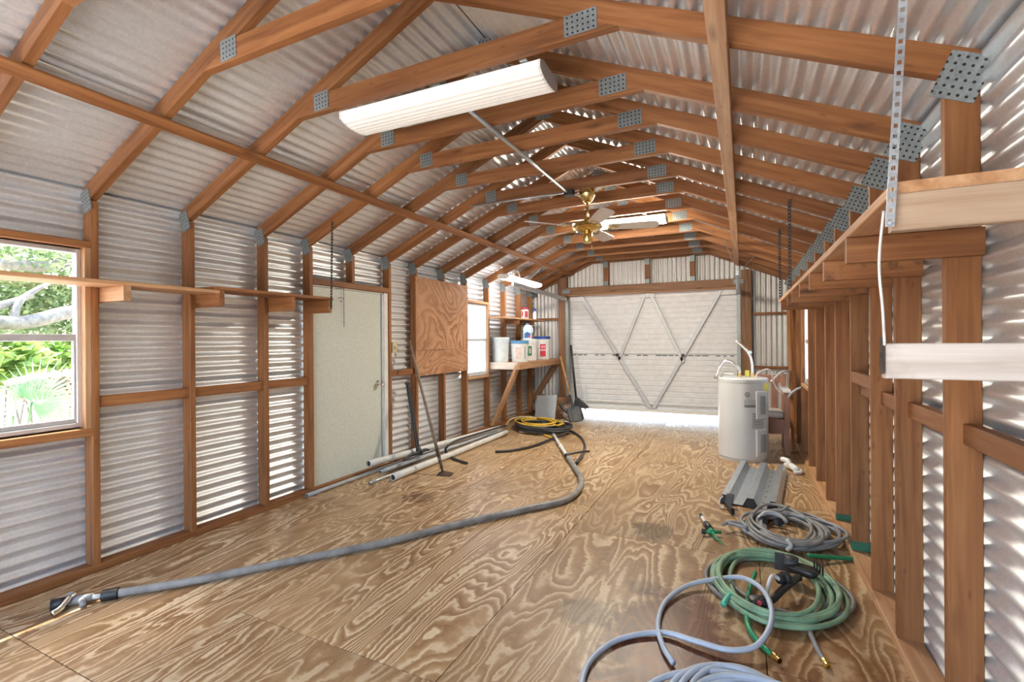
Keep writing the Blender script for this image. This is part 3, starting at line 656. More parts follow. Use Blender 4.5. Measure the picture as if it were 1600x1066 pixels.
for k in range(5):
    a = R(-58 + 72 * k); d = Vector((math.cos(a), math.sin(a), 0)); s = Vector((-math.sin(a), math.cos(a), 0))
    rot = Matrix((( d.x, s.x, 0, 0), (d.y, s.y, 0, 0), (0, 0, 1, 0), (0, 0, 0, 1)))
    mw = Matrix.Translation((fx, fy, 2.598)) @ rot @ Matrix.Rotation(R(-13), 4, 'X')
    xs = [0.20, 0.22, 0.30, 0.45, 0.60, 0.645, 0.67, 0.68]; hw = [0.040, 0.055, 0.060, 0.068, 0.073, 0.068, 0.050, 0.020]
    V = []
    for zz in (-0.003, 0.003):
        V += [(x, -h, zz) for x, h in zip(xs, hw)] + [(x, h, zz) for x, h in zip(reversed(xs), reversed(hw))]
    m = len(V) // 2
    bl = mesh_obj('blade', V, [tuple(range(m - 1, -1, -1)), tuple(range(m, 2 * m))] + [(i, (i + 1) % m, m + (i + 1) % m, m + i) for i in range(m)], 'fan_blade' if k % 2 == 0 else 'fan_blade_white', fan, mw)
    p0 = mw @ Vector((0.10, 0, -0.006)); p1 = mw @ Vector((0.25, 0, -0.006))
    tube('blade_iron', [mw @ Vector((0.11, 0, 0.004)), mw @ Vector((0.17, 0.022, -0.006)), mw @ Vector((0.25, 0.030, -0.007)), mw @ Vector((0.29, 0, -0.007)), mw @ Vector((0.25, -0.030, -0.007)), mw @ Vector((0.17, -0.022, -0.006)), mw @ Vector((0.11, 0, 0.004))], 0.006, 'brass', bl, 6, 4)

# ------------------------------------------------------------------ left shelf on cantilever blocks
sh = thing('wall_shelf', (XL, 2.2, 1.765), 'long plank shelf on wooden blocks across the left window and studs', 'shelf')
box('plank', (XL + 0.001, 0.55, 1.862), (-3.525, 2.30, 1.886), 'fir_pale', sh); box('plank', (XL + 0.001, 2.27, 1.887), (-3.52, 3.40, 1.912), 'fir', sh)
for y in (0.70, 1.68, 2.295, 2.933, 3.345):
    box('bracket_block', (XL - 0.095 if y != 3.345 else XL + 0.002, y, 1.765), (-3.528, y + ST, 1.861 if y < 2 else 1.886), 'fir_pale' if y < 2 else 'fir', sh, axis=0)
def strap(name, p0, p1, w, mat, label=None, group=None, holes=True, parent=None):
    """perforated hanger strap: plate with bored spots standing slightly proud"""
    p0, p1 = Vector(p0), Vector(p1); d = p1 - p0; L = d.length
    x = d.normalized(); yv = Vector((0, 1, 0)); z = x.cross(yv).normalized()
    o = thing(name, min((p0, p1), key=lambda q: q.z), label, 'hanger strap', group)
    n = max(3, int(L / 0.028)); V, Fc = [], []
    # ladder of rails and rungs leaves true holes
    def quad(a0, a1, b0, b1):
        i = len(V)
        for yy in (-0.0012, 0.0012):
            for aa, bb in ((a0, b0), (a1, b0), (a1, b1), (a0, b1)): V.append(p0 + x * aa + z * bb + yv * yy)
        Fc.extend([(i, i + 1, i + 2, i + 3), (i + 7, i + 6, i + 5, i + 4), (i, i + 4, i + 5, i + 1), (i + 1, i + 5, i + 6, i + 2), (i + 2, i + 6, i + 7, i + 3), (i + 3, i + 7, i + 4, i)])
    quad(0, L, -w / 2, -w * 0.24); quad(0, L, w * 0.24, w / 2)
    for k in range(n + 1):
        a = L * k / n; quad(max(0, a - 0.0085), min(L, a + 0.0085), -w * 0.24, w * 0.24)
    mesh_obj('band', V, Fc, mat, o)
    lathe('screw_head', [(0, 0), (w * 0.3, 0), (w * 0.25, 0.004), (0, 0.005)], 'zinc_part', o, p0 + Vector((0, -0.002, 0)) + x * 0.01, 8, rotto((0, -1, 0)))
    return o
strap('hanger_strap', (-3.505, 3.36, 1.80), (-3.485, 3.36, zbot(-3.485) + 0.04), 0.022, 'dark_iron', 'dark perforated strap holding up the end of the left shelf', 'perforated hanger straps')
for dx, zz, mt, lb in ((0.0, 1.66, 'zinc_part', 'short thin chain dangling from the left shelf end by the door'), (0.035, 1.63, 'dark_iron', 'longer dark chain dangling beside the left shelf end by the door')):
    ch = thing('chain', (-3.49 + dx, 3.47, zz), lb, 'chain'); z0 = zz; k = 0
    while z0 < 1.99:
        tube('link', [Vector((-3.49 + dx, 3.47, z0 + 0.011)) + (Vector((0.005 * math.cos(a), 0, 0.011 * math.sin(a))) if k % 2 else Vector((0, 0.005 * math.cos(a), 0.011 * math.sin(a)))) for a in [R(60 * q) for q in range(6)]], 0.0016, mt, ch, 5, 2, True, True)
        z0 += 0.0175; k += 1
    tube('hook', [(-3.49 + dx, 3.47, z0), (-3.49 + dx, 3.44, 2.0), (-3.49 + dx - 0.02, 3.39, 1.99)], 0.0025, mt, ch, 6)

# ------------------------------------------------------------------ right shelf
sh = thing('wall_shelf', (XR, 4, 1.78), 'long deep plank shelf on brackets fixed to the right studs', 'shelf')
box('plank', (0.362, 1.60, 1.881), (XR - 0.001, 6.05, 1.912), 'fir_pale', sh)
for i, y in enumerate(TY):
    if 1.5 < y < 6.1: box('bracket', (0.366 + random.uniform(-0.006, 0.006), y - ST - 0.001, 1.782), (XR + SD - 0.005, y - 0.002, 1.880), 'fir_mouldy' if y in (2.889, 3.953, 4.555, 5.08) else ('fir_bleached' if y < 1.8 else 'fir'), sh, axis=0)
lb = box('shelf_board', (0.345, 1.594, 1.388), (0.76, 1.634, 1.482), 'fir_worn', None, axis=0); tag(lb, 'pale weathered board nailed low across the right studs near the camera', 'board')
strap('hanger_strap', (0.352, 1.575, 1.79), (0.405, 1.62, zbot(0.40) + 0.05), 0.020, 'zinc_part', 'bright galvanised perforated strap hanging nearest the camera on the right', 'perforated hanger straps')
strap('hanger_strap', (0.352, 4.53, 1.90), (0.352, 4.53, zbot(0.36) + 0.05), 0.022, 'dark_iron', 'dark perforated strap hanging to the middle of the right shelf', 'perforated hanger straps')
strap('hanger_strap', (0.352, 5.695, 1.90), (0.352, 5.695, zbot(0.36) + 0.05), 0.022, 'dark_iron', 'dark perforated strap hanging to the far end of the right shelf', 'perforated hanger straps')
cord = tube('cord', [(0.338, 1.570, 1.832), (0.329, 1.570, 1.731), (0.328, 1.570, 1.663), (0.334, 1.570, 1.578), (0.338, 1.570, 1.477)], 0.0035, 'twine', None, 8); tag(cord, 'crinkled white cord hanging from the right shelf corner', 'cord')
st = thing('strap_end', (0.335, 1.58, 1.40), 'rusty strip of metal on the end of the low weathered board', 'metal strip'); beam('strip', (0.338, 1.60, 1.40), (0.338, 1.60, 1.50), 0.03, 0.004, (0, 1, 0), 'rust_iron', st); lathe('nail_head', [(0, 0), (0.006, 0), (0.005, 0.003), (0, 0.004)], 'dark_iron', st, (0.336, 1.60, 1.45), 8, rotto((-1, 0, 0)))
# torn insulation strip behind the near stud
pp = [(0.776, 2.300, 1.894), (0.791, 2.300, 1.887), (0.803, 2.300, 1.787), (0.811, 2.300, 1.700), (0.792, 2.300, 1.691), (0.799, 2.300, 1.645), (0.788, 2.300, 1.595), (0.778, 2.300, 1.604), (0.783, 2.300, 1.697), (0.777, 2.300, 1.766)]
V = [Vector(p) + Vector((0, dy + 0.012 * math.sin(i * 1.7), 0)) for dy in (0, 0.006) for i, p in enumerate(pp)]; m = len(pp)
o = mesh_obj('paper_scrap', V, [tuple(range(m)), tuple(range(2 * m - 1, m - 1, -1))] + [(i, m + i, m + (i + 1) % m, (i + 1) % m) for i in range(m)], 'paper_white'); tag(o, 'torn strip of white foil paper hanging behind the near right stud', 'paper scrap')

# ------------------------------------------------------------------ wall panel, switch
pn = thing('wall_panel', (XL + 0.008, 5.70, 1.04), 'pinkish plywood panel nailed over the left studs', 'panel')
box('plywood_sheet', (XL + 0.0015, 5.055, 1.365), (XL + 0.0165, 6.355, 2.325), 'panel_ply', pn, axis=1); box('plywood_sheet', (XL + 0.0015, 5.05, 1.03), (XL + 0.0185, 6.35, 1.362), 'panel_ply', pn, axis=1)
for y in (5.10, 5.74, 6.31):
    for zz in (1.09, 1.32, 1.42, 1.8, 2.28): lathe('nail_head', [(0, 0), (0.007, 0), (0.006, 0.002), (0, 0.003)], 'rust_iron', pn, (XL + 0.0165 + (0.002 if zz < 1.36 else 0), y + random.uniform(-.02, .02), zz), 8, rotto((1, 0, 0)))
sw = thing('light_switch', (XL - 0.01, 4.64, 1.35), 'metal switch box on the stud to the right of the pale door', 'switch')
box('back_box', (XL - 0.06, 4.60, 1.35), (XL + 0.008, 4.675, 1.475), 'zinc_dull', sw); cp = box('cover_plate', (XL + 0.0085, 4.597, 1.345), (XL + 0.012, 4.68, 1.48), 'hose_cream', sw)
box('toggle', (XL + 0.0125, 4.633, 1.40), (XL + 0.024, 4.645, 1.425), 'label_dark', cp)

# ------------------------------------------------------------------ workbench, upper shelf and what stands on them
wb = thing('workbench', (-3.6, 8.1, 0), 'wooden bench with diagonal braces in the far left corner', 'workbench')
for k in range(4): box('top_board', (-3.905 + k * 0.148, 7.14, 1.092), (-3.905 + k * 0.148 + 0.145, 9.05, 1.118), 'fir', wb)
box('front_rail', (-3.315, 7.10, 1.005), (-3.275, 9.05, 1.118), 'fir_pale', wb); box('end_rail', (-3.91, 7.098, 1.005), (-3.317, 7.138, 1.120), 'fir_worn', wb)
for y in (7.64, 8.28): box('joist', (-3.90, y, 1.0), (-3.32, y + 0.04, 1.09), 'fir', wb)
beam('brace', (-3.325, 7.165, 1.08), (-3.80, 7.165, 0.06), 0.14, 0.045, (0, 1, 0), 'fir_pale', wb).name = 'brace'
beam('brace', (-3.33, 9.02, 1.06), (-3.84, 9.02, 0.28), 0.05, 0.10, (0, 1, 0), 'fir_dark', wb)
us = thing('wall_shelf', (XL, 8, 1.83), 'narrow upper shelf board above the buckets', 'shelf')
box('plank', (XL + 0.001, 7.06, 1.855), (-3.55, 8.95, 1.882), 'fir_pale', us)
for y in (7.70, 8.34): box('bracket', (XL + 0.002, y, 1.77), (-3.56, y + 0.035, 1.854), 'fir', us)

def bucket(loc, h, r0, r1, mat, lid, label, bail=True):
    t = thing('bucket', loc, label, 'bucket', 'buckets on the bench')
    lathe('body', [(0, 0), (r0, 0), (r0 + (r1 - r0) * 0.8, h * 0.80), (r1 * 1.03, h * 0.80), (r1 * 1.03, h * 0.84), (r1 * 0.97, h * 0.845), (r1 * 0.985, h * 0.90), (r1 * 1.04, h * 0.90), (r1 * 1.04, h * 0.93), (r1, h * 0.935), (r1 * 1.01, h), (r1 * 0.97, h), (r1 * 0.95, h * 0.93), (r0 * 0.97, 0.01), (0, 0.01)], mat, t, loc, 32)
    if lid: lathe('lid', [(0, h + 0.012), (r1 * 0.9, h + 0.012), (r1 * 0.93, h + 0.02), (r1 * 1.05, h + 0.02), (r1 * 1.06, h - 0.03), (r1 * 1.02, h - 0.03)], lid, t, loc, 32)
    if bail:
        p = [Vector(loc) + Vector((r1 * 1.05 * math.cos(a) * 0.62 - r1 * 0.3, -r1 * 1.03 * abs(math.sin(a)) - 0.0, h * (0.80 - 0.30 * math.sin(a)))) for a in [R(18 * q) for q in range(11)]]
        tube('bail', p, 0.003, 'zinc_part', t, 6, 3)
    return t
def wrap_label(name, loc, r, a0, a1, z0, z1, mat, parent, seg=8):
    V = [(r * math.cos(a0 + (a1 - a0) * k / seg), r * math.sin(a0 + (a1 - a0) * k / seg), z) for z in (z0, z1) for k in range(seg + 1)]
    return mesh_obj(name, V, [(k, k + 1, seg + 2 + k, seg + 1 + k) for k in range(seg)], mat, parent, Matrix.Translation(loc), True)
ZB = 1.119
def vdir(loc): return math.atan2(-loc[1], -loc[0])   # angle towards the room's near end
L1 = (-3.735, 7.32, ZB); L2 = (-3.435, 7.46, ZB); L3 = (-3.50, 8.02, ZB); L4 = (-3.46, 8.56, ZB)
bucket(L1, 0.42, 0.135, 0.155, 'bucket_blueish', None, 'tall open white bucket with a bluish side, leftmost on the bench')
t = bucket(L2, 0.34, 0.135, 0.150, 'bucket_white', 'lid_blue', 'short white bucket with light blue lid on the bench'); v = vdir(L2)
wrap_label('label', L2, 0.1475, v - 0.45, v + 0.15, 0.06, 0.25, 'print_pink', t); wrap_label('label', L2, 0.1475, v + 0.55, v + 0.75, 0.05, 0.26, 'label_grey', t)
t = bucket(L3, 0.385, 0.135, 0.150, 'bucket_white', None, 'white bucket with dark green label, under the detergent jug'); v = vdir(L3)
lathe('cover', [(0, 0.386), (0.15, 0.386), (0.155, 0.378)], 'bucket_white', t, L3, 24)
wrap_label('label', L3, 0.1475, v - 0.30, v + 0.32, 0.09, 0.26, 'print_green', t); wrap_label('print', L3, 0.149, v - 0.02, v + 0.22, 0.13, 0.22, 'label_grey', t)
t = bucket(L4, 0.415, 0.132, 0.150, 'bucket_white', 'lid_navy', 'tall white bucket with navy lid and red print, rightmost on the bench'); v = vdir(L4)
for a0, a1, z0, z1 in ((-0.3, 0.42, 0.19, 0.29), (-0.3, 0.42, 0.06, 0.165)): wrap_label('print', L4, 0.1475, v + a0, v + a1, z0, z1, 'print_red', t)
wrap_label('print', L4, 0.149, v - 0.1, v + 0.02, 0.22, 0.26, 'paper_white', t); wrap_label('print', L4, 0.149, v + 0.16, v + 0.26, 0.22, 0.26, 'paper_white', t)
def shaped_box(name, loc, rz, secs, mat, parent):
    """loft of rounded rectangles: (z, half-x, half-y)"""
    V, Fc = [], []; N = 16
    for zz, hx, hy in secs:
        for k in range(N):
            a = 2 * math.pi * k / N; cx, sx = math.cos(a), math.sin(a)
            V.append((hx * math.copysign(abs(cx) ** 0.5, cx), hy * math.copysign(abs(sx) ** 0.5, sx), zz))
    for i in range(len(secs) - 1):
        for k in range(N): Fc.append((i * N + k, i * N + (k + 1) % N, (i + 1) * N + (k + 1) % N, (i + 1) * N + k))
    Fc.append(tuple(range(N - 1, -1, -1))); Fc.append(tuple(range((len(secs) - 1) * N, len(secs) * N)))
    return mesh_obj(name, V, Fc, mat, parent, Matrix.Translation(loc) @ Matrix.Rotation(rz, 4, 'Z'), True)
JL = (-3.53, 8.00, ZB + 0.388)
t = thing('jug', JL, 'pale blue detergent jug with handle standing on the middle bucket', 'jug')
shaped_box('body', JL, R(24), [(0, 0.078, 0.05), (0.01, 0.085, 0.055), (0.15, 0.085, 0.055), (0.20, 0.080, 0.05), (0.235, 0.05, 0.035), (0.25, 0.032, 0.03)], 'jug_aqua', t)
lathe('cap', [(0, 0.285), (0.028, 0.285), (0.030, 0.25), (0, 0.25)], 'lid_blue', t, JL, 16)
mwj = Matrix.Translation(JL) @ Matrix.Rotation(R(24), 4, 'Z')
tube('handle', [mwj @ Vector(p) for p in ((0.03, -0.02, 0.245), (0.075, -0.02, 0.225), (0.098, -0.02, 0.17), (0.092, -0.02, 0.11))], 0.011, 'bucket_blueish', t, 8)
mesh_obj('label', [(-0.05, -0.0562, 0.02), (0.06, -0.0562, 0.02), (0.06, -0.0562, 0.10), (0.0, -0.0562, 0.13), (-0.05, -0.0562, 0.10)], [(0, 1, 2, 3, 4)], 'print_navy', t, mwj)
mesh_obj('print', [(0.02, -0.0568, 0.022), (0.06, -0.0568, 0.022), (0.06, -0.0568, 0.075), (0.035, -0.0568, 0.06)], [(0, 1, 2, 3)], 'print_red', t, mwj)
PL = (-3.635, 8.14, 1.883)
t = thing('product_box', PL, 'maroon and pink printed canister on the upper shelf', 'canister')
lathe('body', [(0, 0), (0.072, 0), (0.072, 0.17), (0, 0.17)], 'print_pink', t, PL, 24); lathe('lid', [(0.073, 0.168), (0.076, 0.172), (0.076, 0.205), (0, 0.208)], 'print_maroon', t, PL, 24)
wrap_label('print', PL, 0.0735, R(-70), R(-20), 0.02, 0.14, 'print_maroon', t); wrap_label('print', PL, 0.0735, R(-120), R(-95), 0.04, 0.13, 'print_red', t)
PL2 = (-3.60, 8.52, 1.883)
t = thing('spray_bottle', PL2, 'small white bottle with navy top on the upper shelf', 'bottle')
lathe('body', [(0, 0), (0.035, 0), (0.037, 0.11), (0.018, 0.145), (0.016, 0.16), (0, 0.16)], 'bucket_white', t, PL2, 18); lathe('cap', [(0.0, 0.16), (0.026, 0.16), (0.026, 0.205), (0, 0.21)], 'lid_navy', t, PL2, 16)

# ------------------------------------------------------------------ water heater
HX, HY, HR, HH = -0.005, 6.68, 0.285, 1.005
wh = thing('water_heater', (HX, HY, 0), 'squat grey-white electric water heater standing on the floor', 'water heater')
lathe('tank', [(0, 0.0), (HR * 0.96, 0.0), (HR * 0.97, 0.035), (HR, 0.04), (HR, HH - 0.055), (HR * 0.985, HH - 0.05), (HR * 0.985, HH - 0.042)], 'heater_enamel', wh, (HX, HY, 0), 56)
lathe('top_cap', [(HR * 1.005, HH - 0.05), (HR * 1.012, HH - 0.012), (HR * 0.98, HH), (HR * 0.6, HH + 0.008), (0, HH + 0.01)], 'heater_enamel', wh, (HX, HY, 0), 56)
def on_tank(a, z, dr=0.0): return Vector((HX + (HR + dr) * math.cos(a), HY + (HR + dr) * math.sin(a), z))
VA = R(-90)   # towards the camera
def tank_panel(name, a, z0, z1, half, dep, mat, parent=wh):
    seg = 6; V = []; n = seg + 1
    for r_, sh_, zz in ((0.0, 1.0, 0.0), (dep, 0.9, 0.012), ):
        for z in (z0 + zz, z1 - zz):
            for k in range(n):
                aa = a + half * sh_ * (2 * k / seg - 1); V.append(on_tank(aa, z, r_) - Vector((HX, HY, 0)))
    # rows: 0 outer-bottom, 1 outer-top, 2 inner-bottom, 3 inner-top
    Fc = []
    for k in range(seg):
        Fc.append((2 * n + k, 2 * n + k + 1, 3 * n + k + 1, 3 * n + k)); Fc.append((k, k + 1, 2 * n + k + 1, 2 * n + k)); Fc.append((3 * n + k, 3 * n + k + 1, n + k + 1, n + k))
    Fc.append((0, 2 * n, 3 * n, n)); Fc.append((seg, n + seg, 3 * n + seg, 2 * n + seg))
    return mesh_obj(name, V, Fc, mat, parent, Matrix.Translation((HX, HY, 0)))
PA = VA + R(46)
for z0, z1 in ((0.52, 0.86), (0.07, 0.40)):
    p = tank_panel('access_panel', PA, z0, z1, R(17), 0.016, 'heater_enamel'); tank_panel('panel_rib', PA, z0 + 0.05, z1 - 0.05, R(7), 0.030, 'heater_grey', p)
BA = VA + R(10)
bd = lathe('badge', [(0.0, 0), (0.031, 0), (0.031, 0.004), (0.026, 0.005), (0.0, 0.005)], 'heater_grey', wh, on_tank(BA, 0.82, 0.001), 24, rotto((math.cos(BA), math.sin(BA), 0)))
text_mesh('badge_lettering', 'GE', 0.034, 'heater_enamel', bd, Matrix.Translation(on_tank(BA, 0.82, 0.0065)) @ Matrix.Rotation(BA + R(90), 4, 'Z') @ Matrix.Rotation(R(90), 4, 'X'))
p = tank_panel('label', VA + R(18), 0.665, 0.755, R(15), 0.0015, 'label_grey'); tank_panel('label_print', VA + R(18), 0.665, 0.70, R(14.5), 0.003, 'label_dark', p)
p = tank_panel('label', VA + R(36), 0.41, 0.60, R(16), 0.0015, 'label_grey')
for zz in (0.45, 0.48, 0.51, 0.54, 0.57): tank_panel('label_print', VA + R(33), zz, zz + 0.026, R(10), 0.0025, 'heater_grey', p)
tank_panel('label', VA + R(72), 0.86, 0.95, R(18), 0.002, 'label_yellow')
tube('cold_connector', [(-0.042, 6.620, 0.990), (-0.041, 6.620, 1.101), (-0.091, 6.600, 1.173), (-0.186, 6.600, 1.212), (-0.260, 6.600, 1.138), (-0.305, 6.600, 1.016)], 0.016, 'chrome', wh, 10)
lathe('connector_nut', [(0.016, 0), (0.021, 0), (0.021, 0.03), (0.012, 0.03)], 'chrome', wh, (-0.313, 6.600, 0.983), 8)
tube('hot_connector', [(0.101, 6.660, 0.991), (0.102, 6.660, 1.149), (0.075, 6.660, 1.284), (0.011, 6.660, 1.379), (-0.075, 6.660, 1.460)], 0.018, 'chrome', wh, 10)
for px in ((-0.042, 6.620, 1.037), (0.102, 6.660, 1.038)): lathe('nipple', [(0, 0), (0.024, 0), (0.024, 0.03), (0.019, 0.05), (0, 0.05)], 'brass', wh, (px[0], px[1], HH + 0.005), 12)
tube('relief_pipe', [(HX - 0.10, 6.60, HH + 0.04), (HX - 0.20, 6.62, HH + 0.045), (HX - 0.235, 6.64, HH + 0.03), (HX - 0.24, 6.64, HH)], 0.011, 'pvc', wh, 8)
box('tag', (0.023, 6.660, 1.020), (0.074, 6.680, 1.092), 'label_yellow', wh)
lathe('valve_tag', [(0, 0), (0.022, 0), (0.022, 0.012), (0, 0.012)], 'jug_aqua', wh, (0.082, 6.630, 1.317), 10, rotto((0, -1, 0.3)))
tube('power_cable', [(0.150, 6.620, 0.995), (0.157, 6.620, 1.058), (0.208, 6.660, 1.088), (0.273, 6.720, 1.109), (0.317, 6.780, 1.067), (0.346, 6.820, 0.937), (0.389, 6.840, 0.841), (0.446, 6.860, 0.786)], 0.010, 'cable_pink', wh, 8)

# wooden armchair half hidden by the heater
ac = thing('armchair', (0.33, 7.30, 0), 'reddish wooden armchair with pale pads behind the water heater', 'chair')
for x, y, h in ((0.50, 7.03, 0.77), (0.05, 7.03, 0.77), (0.50, 7.52, 1.0), (0.05, 7.52, 1.0)): box('leg', (x - 0.028, y - 0.028, 0), (x + 0.028, y + 0.028, h), 'chair_wood', ac)
box('apron', (0.078, 7.035, 0.26), (0.472, 7.062, 0.45), 'chair_wood', ac); box('apron', (0.078, 7.50, 0.26), (0.472, 7.53, 0.42), 'chair_wood', ac)
for x in (0.05, 0.50):
    box('arm_rail', (x - 0.035, 6.99, 0.771), (x + 0.035, 7.49, 0.80), 'chair_wood', ac); box('arm_pad', (x - 0.045, 6.98, 0.801), (x + 0.045, 7.48, 0.835), 'cushion', ac)
    box('side_rail', (x - 0.015, 7.06, 0.30), (x + 0.015, 7.49, 0.40), 'chair_wood', ac)
shaped_box('seat_cushion', (0.275, 7.28, 0.452), 0, [(0, 0.20, 0.215), (0.02, 0.215, 0.23), (0.06, 0.215, 0.23), (0.085, 0.19, 0.20)], 'cushion', ac)
for x in (0.16, 0.275, 0.39): box('back_slat', (x - 0.03, 7.515, 0.42), (x + 0.03, 7.53, 0.93), 'chair_wood', ac)
box('back_rail', (0.078, 7.505, 0.88), (0.472, 7.535, 0.985), 'chair_wood', ac)
ln = tube('grey_bar', [(0.515, 6.97, 0.74), (0.55, 6.96, 0.80), (0.60, 6.97, 0.845), (0.655, 7.0, 0.87)], 0.014, 'pvc_grey', None, 8); tag(ln, 'short bent grey hose end hooked over the chair arm', 'hose')
cw = tube('white_hose', [(0.33, 7.10, 0.93), (0.40, 7.30, 0.98), (0.48, 7.45, 1.035), (0.58, 7.60, 1.04)], 0.014, 'pvc', None, 8); tag(cw, 'curved white pipe lying over the armchair back', 'pipe')
# boards leaning in the far right corner
for p0, p1, w, lab in (((0.585, 7.22, 0.0), (0.60, 8.05, 1.98), 0.085, 'front leaning board in the far right corner beyond the chair'), ((0.62, 7.78, 0.0), (0.625, 8.22, 2.02), 0.085, 'rear leaning board in the far right corner')):
    b_ = beam('loose_board', p0, p1, w, 0.036, (0, 1, 0.4), 'fir', None); tag(b_, lab, 'board', 'boards leaning in the corner')

# ------------------------------------------------------------------ steel deck offcut and bits around it
dk = thing('steel_deck_panel', (0.05, 4.75, 0), 'ribbed galvanised steel panel with black end closures on the floor', 'metal panel')
prof = [(-0.235, 0.012), (-0.205, 0.085), (-0.150, 0.085), (-0.110, 0.012), (-0.035, 0.012), (0.0, 0.085), (0.055, 0.085), (0.09, 0.012), (0.150, 0.012), (0.18, 0.085), (0.225, 0.085), (0.255, 0.006)]
dirv = Vector((0.155, 1.42, 0)).normalized(); sd = Vector((dirv.y, -dirv.x, 0)); o0 = Vector((0.025, 4.72, 0.0))
n = len(prof); V = [o0 + sd * x + dirv * t_ + Vector((0, 0, z + dz)) - o0 for dz in (0, 0.003) for t_ in (0, 1.42) for x, z in prof]
Fc = [(i, i + 1, n + i + 1, n + i) for i in range(n - 1)] + [(3 * n + i, 3 * n + i + 1, 2 * n + i + 1, 2 * n + i) for i in range(n - 1)] + [(i, 2 * n + i, 2 * n + i + 1, i + 1) for i in range(n - 1)] + [(n + i + 1, 3 * n + i + 1, 3 * n + i, n + i) for i in range(n - 1)]
mesh_obj('ribbed_sheet', V, Fc, 'zinc_part', dk, Matrix.Translation(o0))
for x0, x1, x2, x3 in ((-0.235, -0.205, -0.15, -0.11), (-0.035, 0.0, 0.055, 0.09), (0.15, 0.18, 0.225, 0.252)):
    V = [o0 + sd * x + dirv * t_ + Vector((0, 0, z)) - o0 for t_ in (0.012, 0.03) for x, z in ((x0 + 0.004, 0.004), (x1 + 0.004, 0.078), (x2 - 0.004, 0.078), (x3 - 0.004, 0.004))]
    mesh_obj('end_closure', V, [(0, 3, 2, 1), (4, 5, 6, 7), (0, 1, 5, 4), (1, 2, 6, 5), (2, 3, 7, 6), (3, 0, 4, 7)], 'black_plastic', dk, Matrix.Translation(o0))
for k in range(7):
    t_ = 0.15 + k * 0.19
    lathe('screw_hole', [(0, 0), (0.008, 0), (0.006, 0.003), (0, 0.003)], 'charcoal', dk, o0 + sd * 0.12 + dirv * t_ + Vector((0, 0, 0.016)), 8)
# white plastic fitting
wf = thing('plastic_fitting', (0.48, 6.20, 0), 'crumpled white plastic fitting beside the steel panel end', 'fitting')
tube('body', [(0.44, 6.30, 0.045), (0.49, 6.22, 0.05), (0.53, 6.12, 0.037)], 0.036, 'white_paint', wf, 12); tube('elbow', [(0.47, 6.24, 0.06), (0.45, 6.27, 0.10), (0.40, 6.33, 0.10)], 0.028, 'white_paint', wf, 12)
tube('clip', [(0.50, 6.06, 0.022), (0.56, 6.10, 0.022), (0.57, 6.20, 0.022)], 0.02, 'paper_white', wf, 10)
# black folding bracket by the deck panel
bb = thing('folding_bracket', (-0.16, 4.60, 0), 'black plastic hinge bracket with wire loop leaning on the steel panel', 'bracket')
beam('leaf', (-0.125, 4.60, 0.02), (-0.105, 4.685, 0.11), 0.06, 0.018, (1, -0.2, 0), 'charcoal', bb); beam('leaf', (-0.12, 4.60, 0.02), (-0.085, 4.47, 0.03), 0.05, 0.03, (0, 0, 1), 'black_plastic', bb)
tube('wire_loop', [(-0.165, 4.64, 0.10), (-0.19, 4.62, 0.07), (-0.19, 4.60, 0.02), (-0.16, 4.58, 0.012)], 0.005, 'pvc', bb, 8)

# ------------------------------------------------------------------ garden hoses
def coil(cx, cy, rx, ry, turns, r, wob, seed, z0=None, rot=0.0, layers=1, shrink=0.35, a_start=0.0):
    rn = random.Random(seed); pts = []; n = int(turns * 14); K = int(turns * 2) + 4
    tab = [(rn.uniform(1 - shrink, 1.0), rn.uniform(-wob, wob), rn.uniform(-wob, wob), rn.random(), rn.uniform(1 - shrink, 1.0)) for _ in range(K)]
    for i in range(n + 1):
        a = a_start + 2 * math.pi * i / 14; u = i / 7.0; k = int(u); f = u - k; f = f * f * (3 - 2 * f)
        sx_, ox, oy, zz, sy_ = [p + (q - p) * f for p, q in zip(tab[k], tab[k + 1])]
        x = rx * sx_ * math.cos(a); y = ry * sy_ * math.sin(a)
        xr = x * math.cos(rot) - y * math.sin(rot); yr = x * math.sin(rot) + y * math.cos(rot)
        z = r + 0.001 + (2 * r * layers) * (0.35 * zz + 0.65 * i / n) * min(1.0, i / 14)
        pts.append((cx + ox + xr, cy + oy + yr, z))
    return pts
def fitting(parent, p, d, r, mat='brass'):
    lathe('coupling', [(r * 0.7, 0), (r * 1.35, 0), (r * 1.35, r * 1.6), (r * 1.1, r * 1.7), (r * 1.1, r * 3.2), (r * 0.8, r * 3.2), (r * 0.75, r * 1.0), (0, r * 1.0)], mat, parent, p, 12, rotto(d))
# grey coil
t = thing('garden_hose', (0.30, 4.25, 0), 'large coil of dull grey hose against the right studs', 'hose', 'hoses on the floor')
pts = coil(0.29, 4.20, 0.36, 0.45, 9.6, 0.0125, 0.05, 3, layers=2.6, shrink=0.52)
tube('hose', pts + [(pts[-1][0] - 0.12, pts[-1][1] + 0.05, 0.06)], 0.0125, 'hose_grey', t, 8, 4)
pts2 = coil(0.27, 4.20, 0.35, 0.42, 5.2, 0.0125, 0.06, 11, layers=2.2, shrink=0.55, a_start=2.0)
tube('hose', [(x, y, z + 0.018) for x, y, z in pts2], 0.0125, 'hose_taupe', t, 8, 4)
tube('hose_end', [(-0.15, 4.05, 0.055), (-0.08, 4.13, 0.06), (0.02, 4.12, 0.045), (0.10, 4.0, 0.03)], 0.0125, 'hose_grey', t, 8)
tm = thing('hose_timer', (0.19, 4.33, 0.02), 'black and grey tap splitter lying inside the grey hose coil', 'hose fitting')
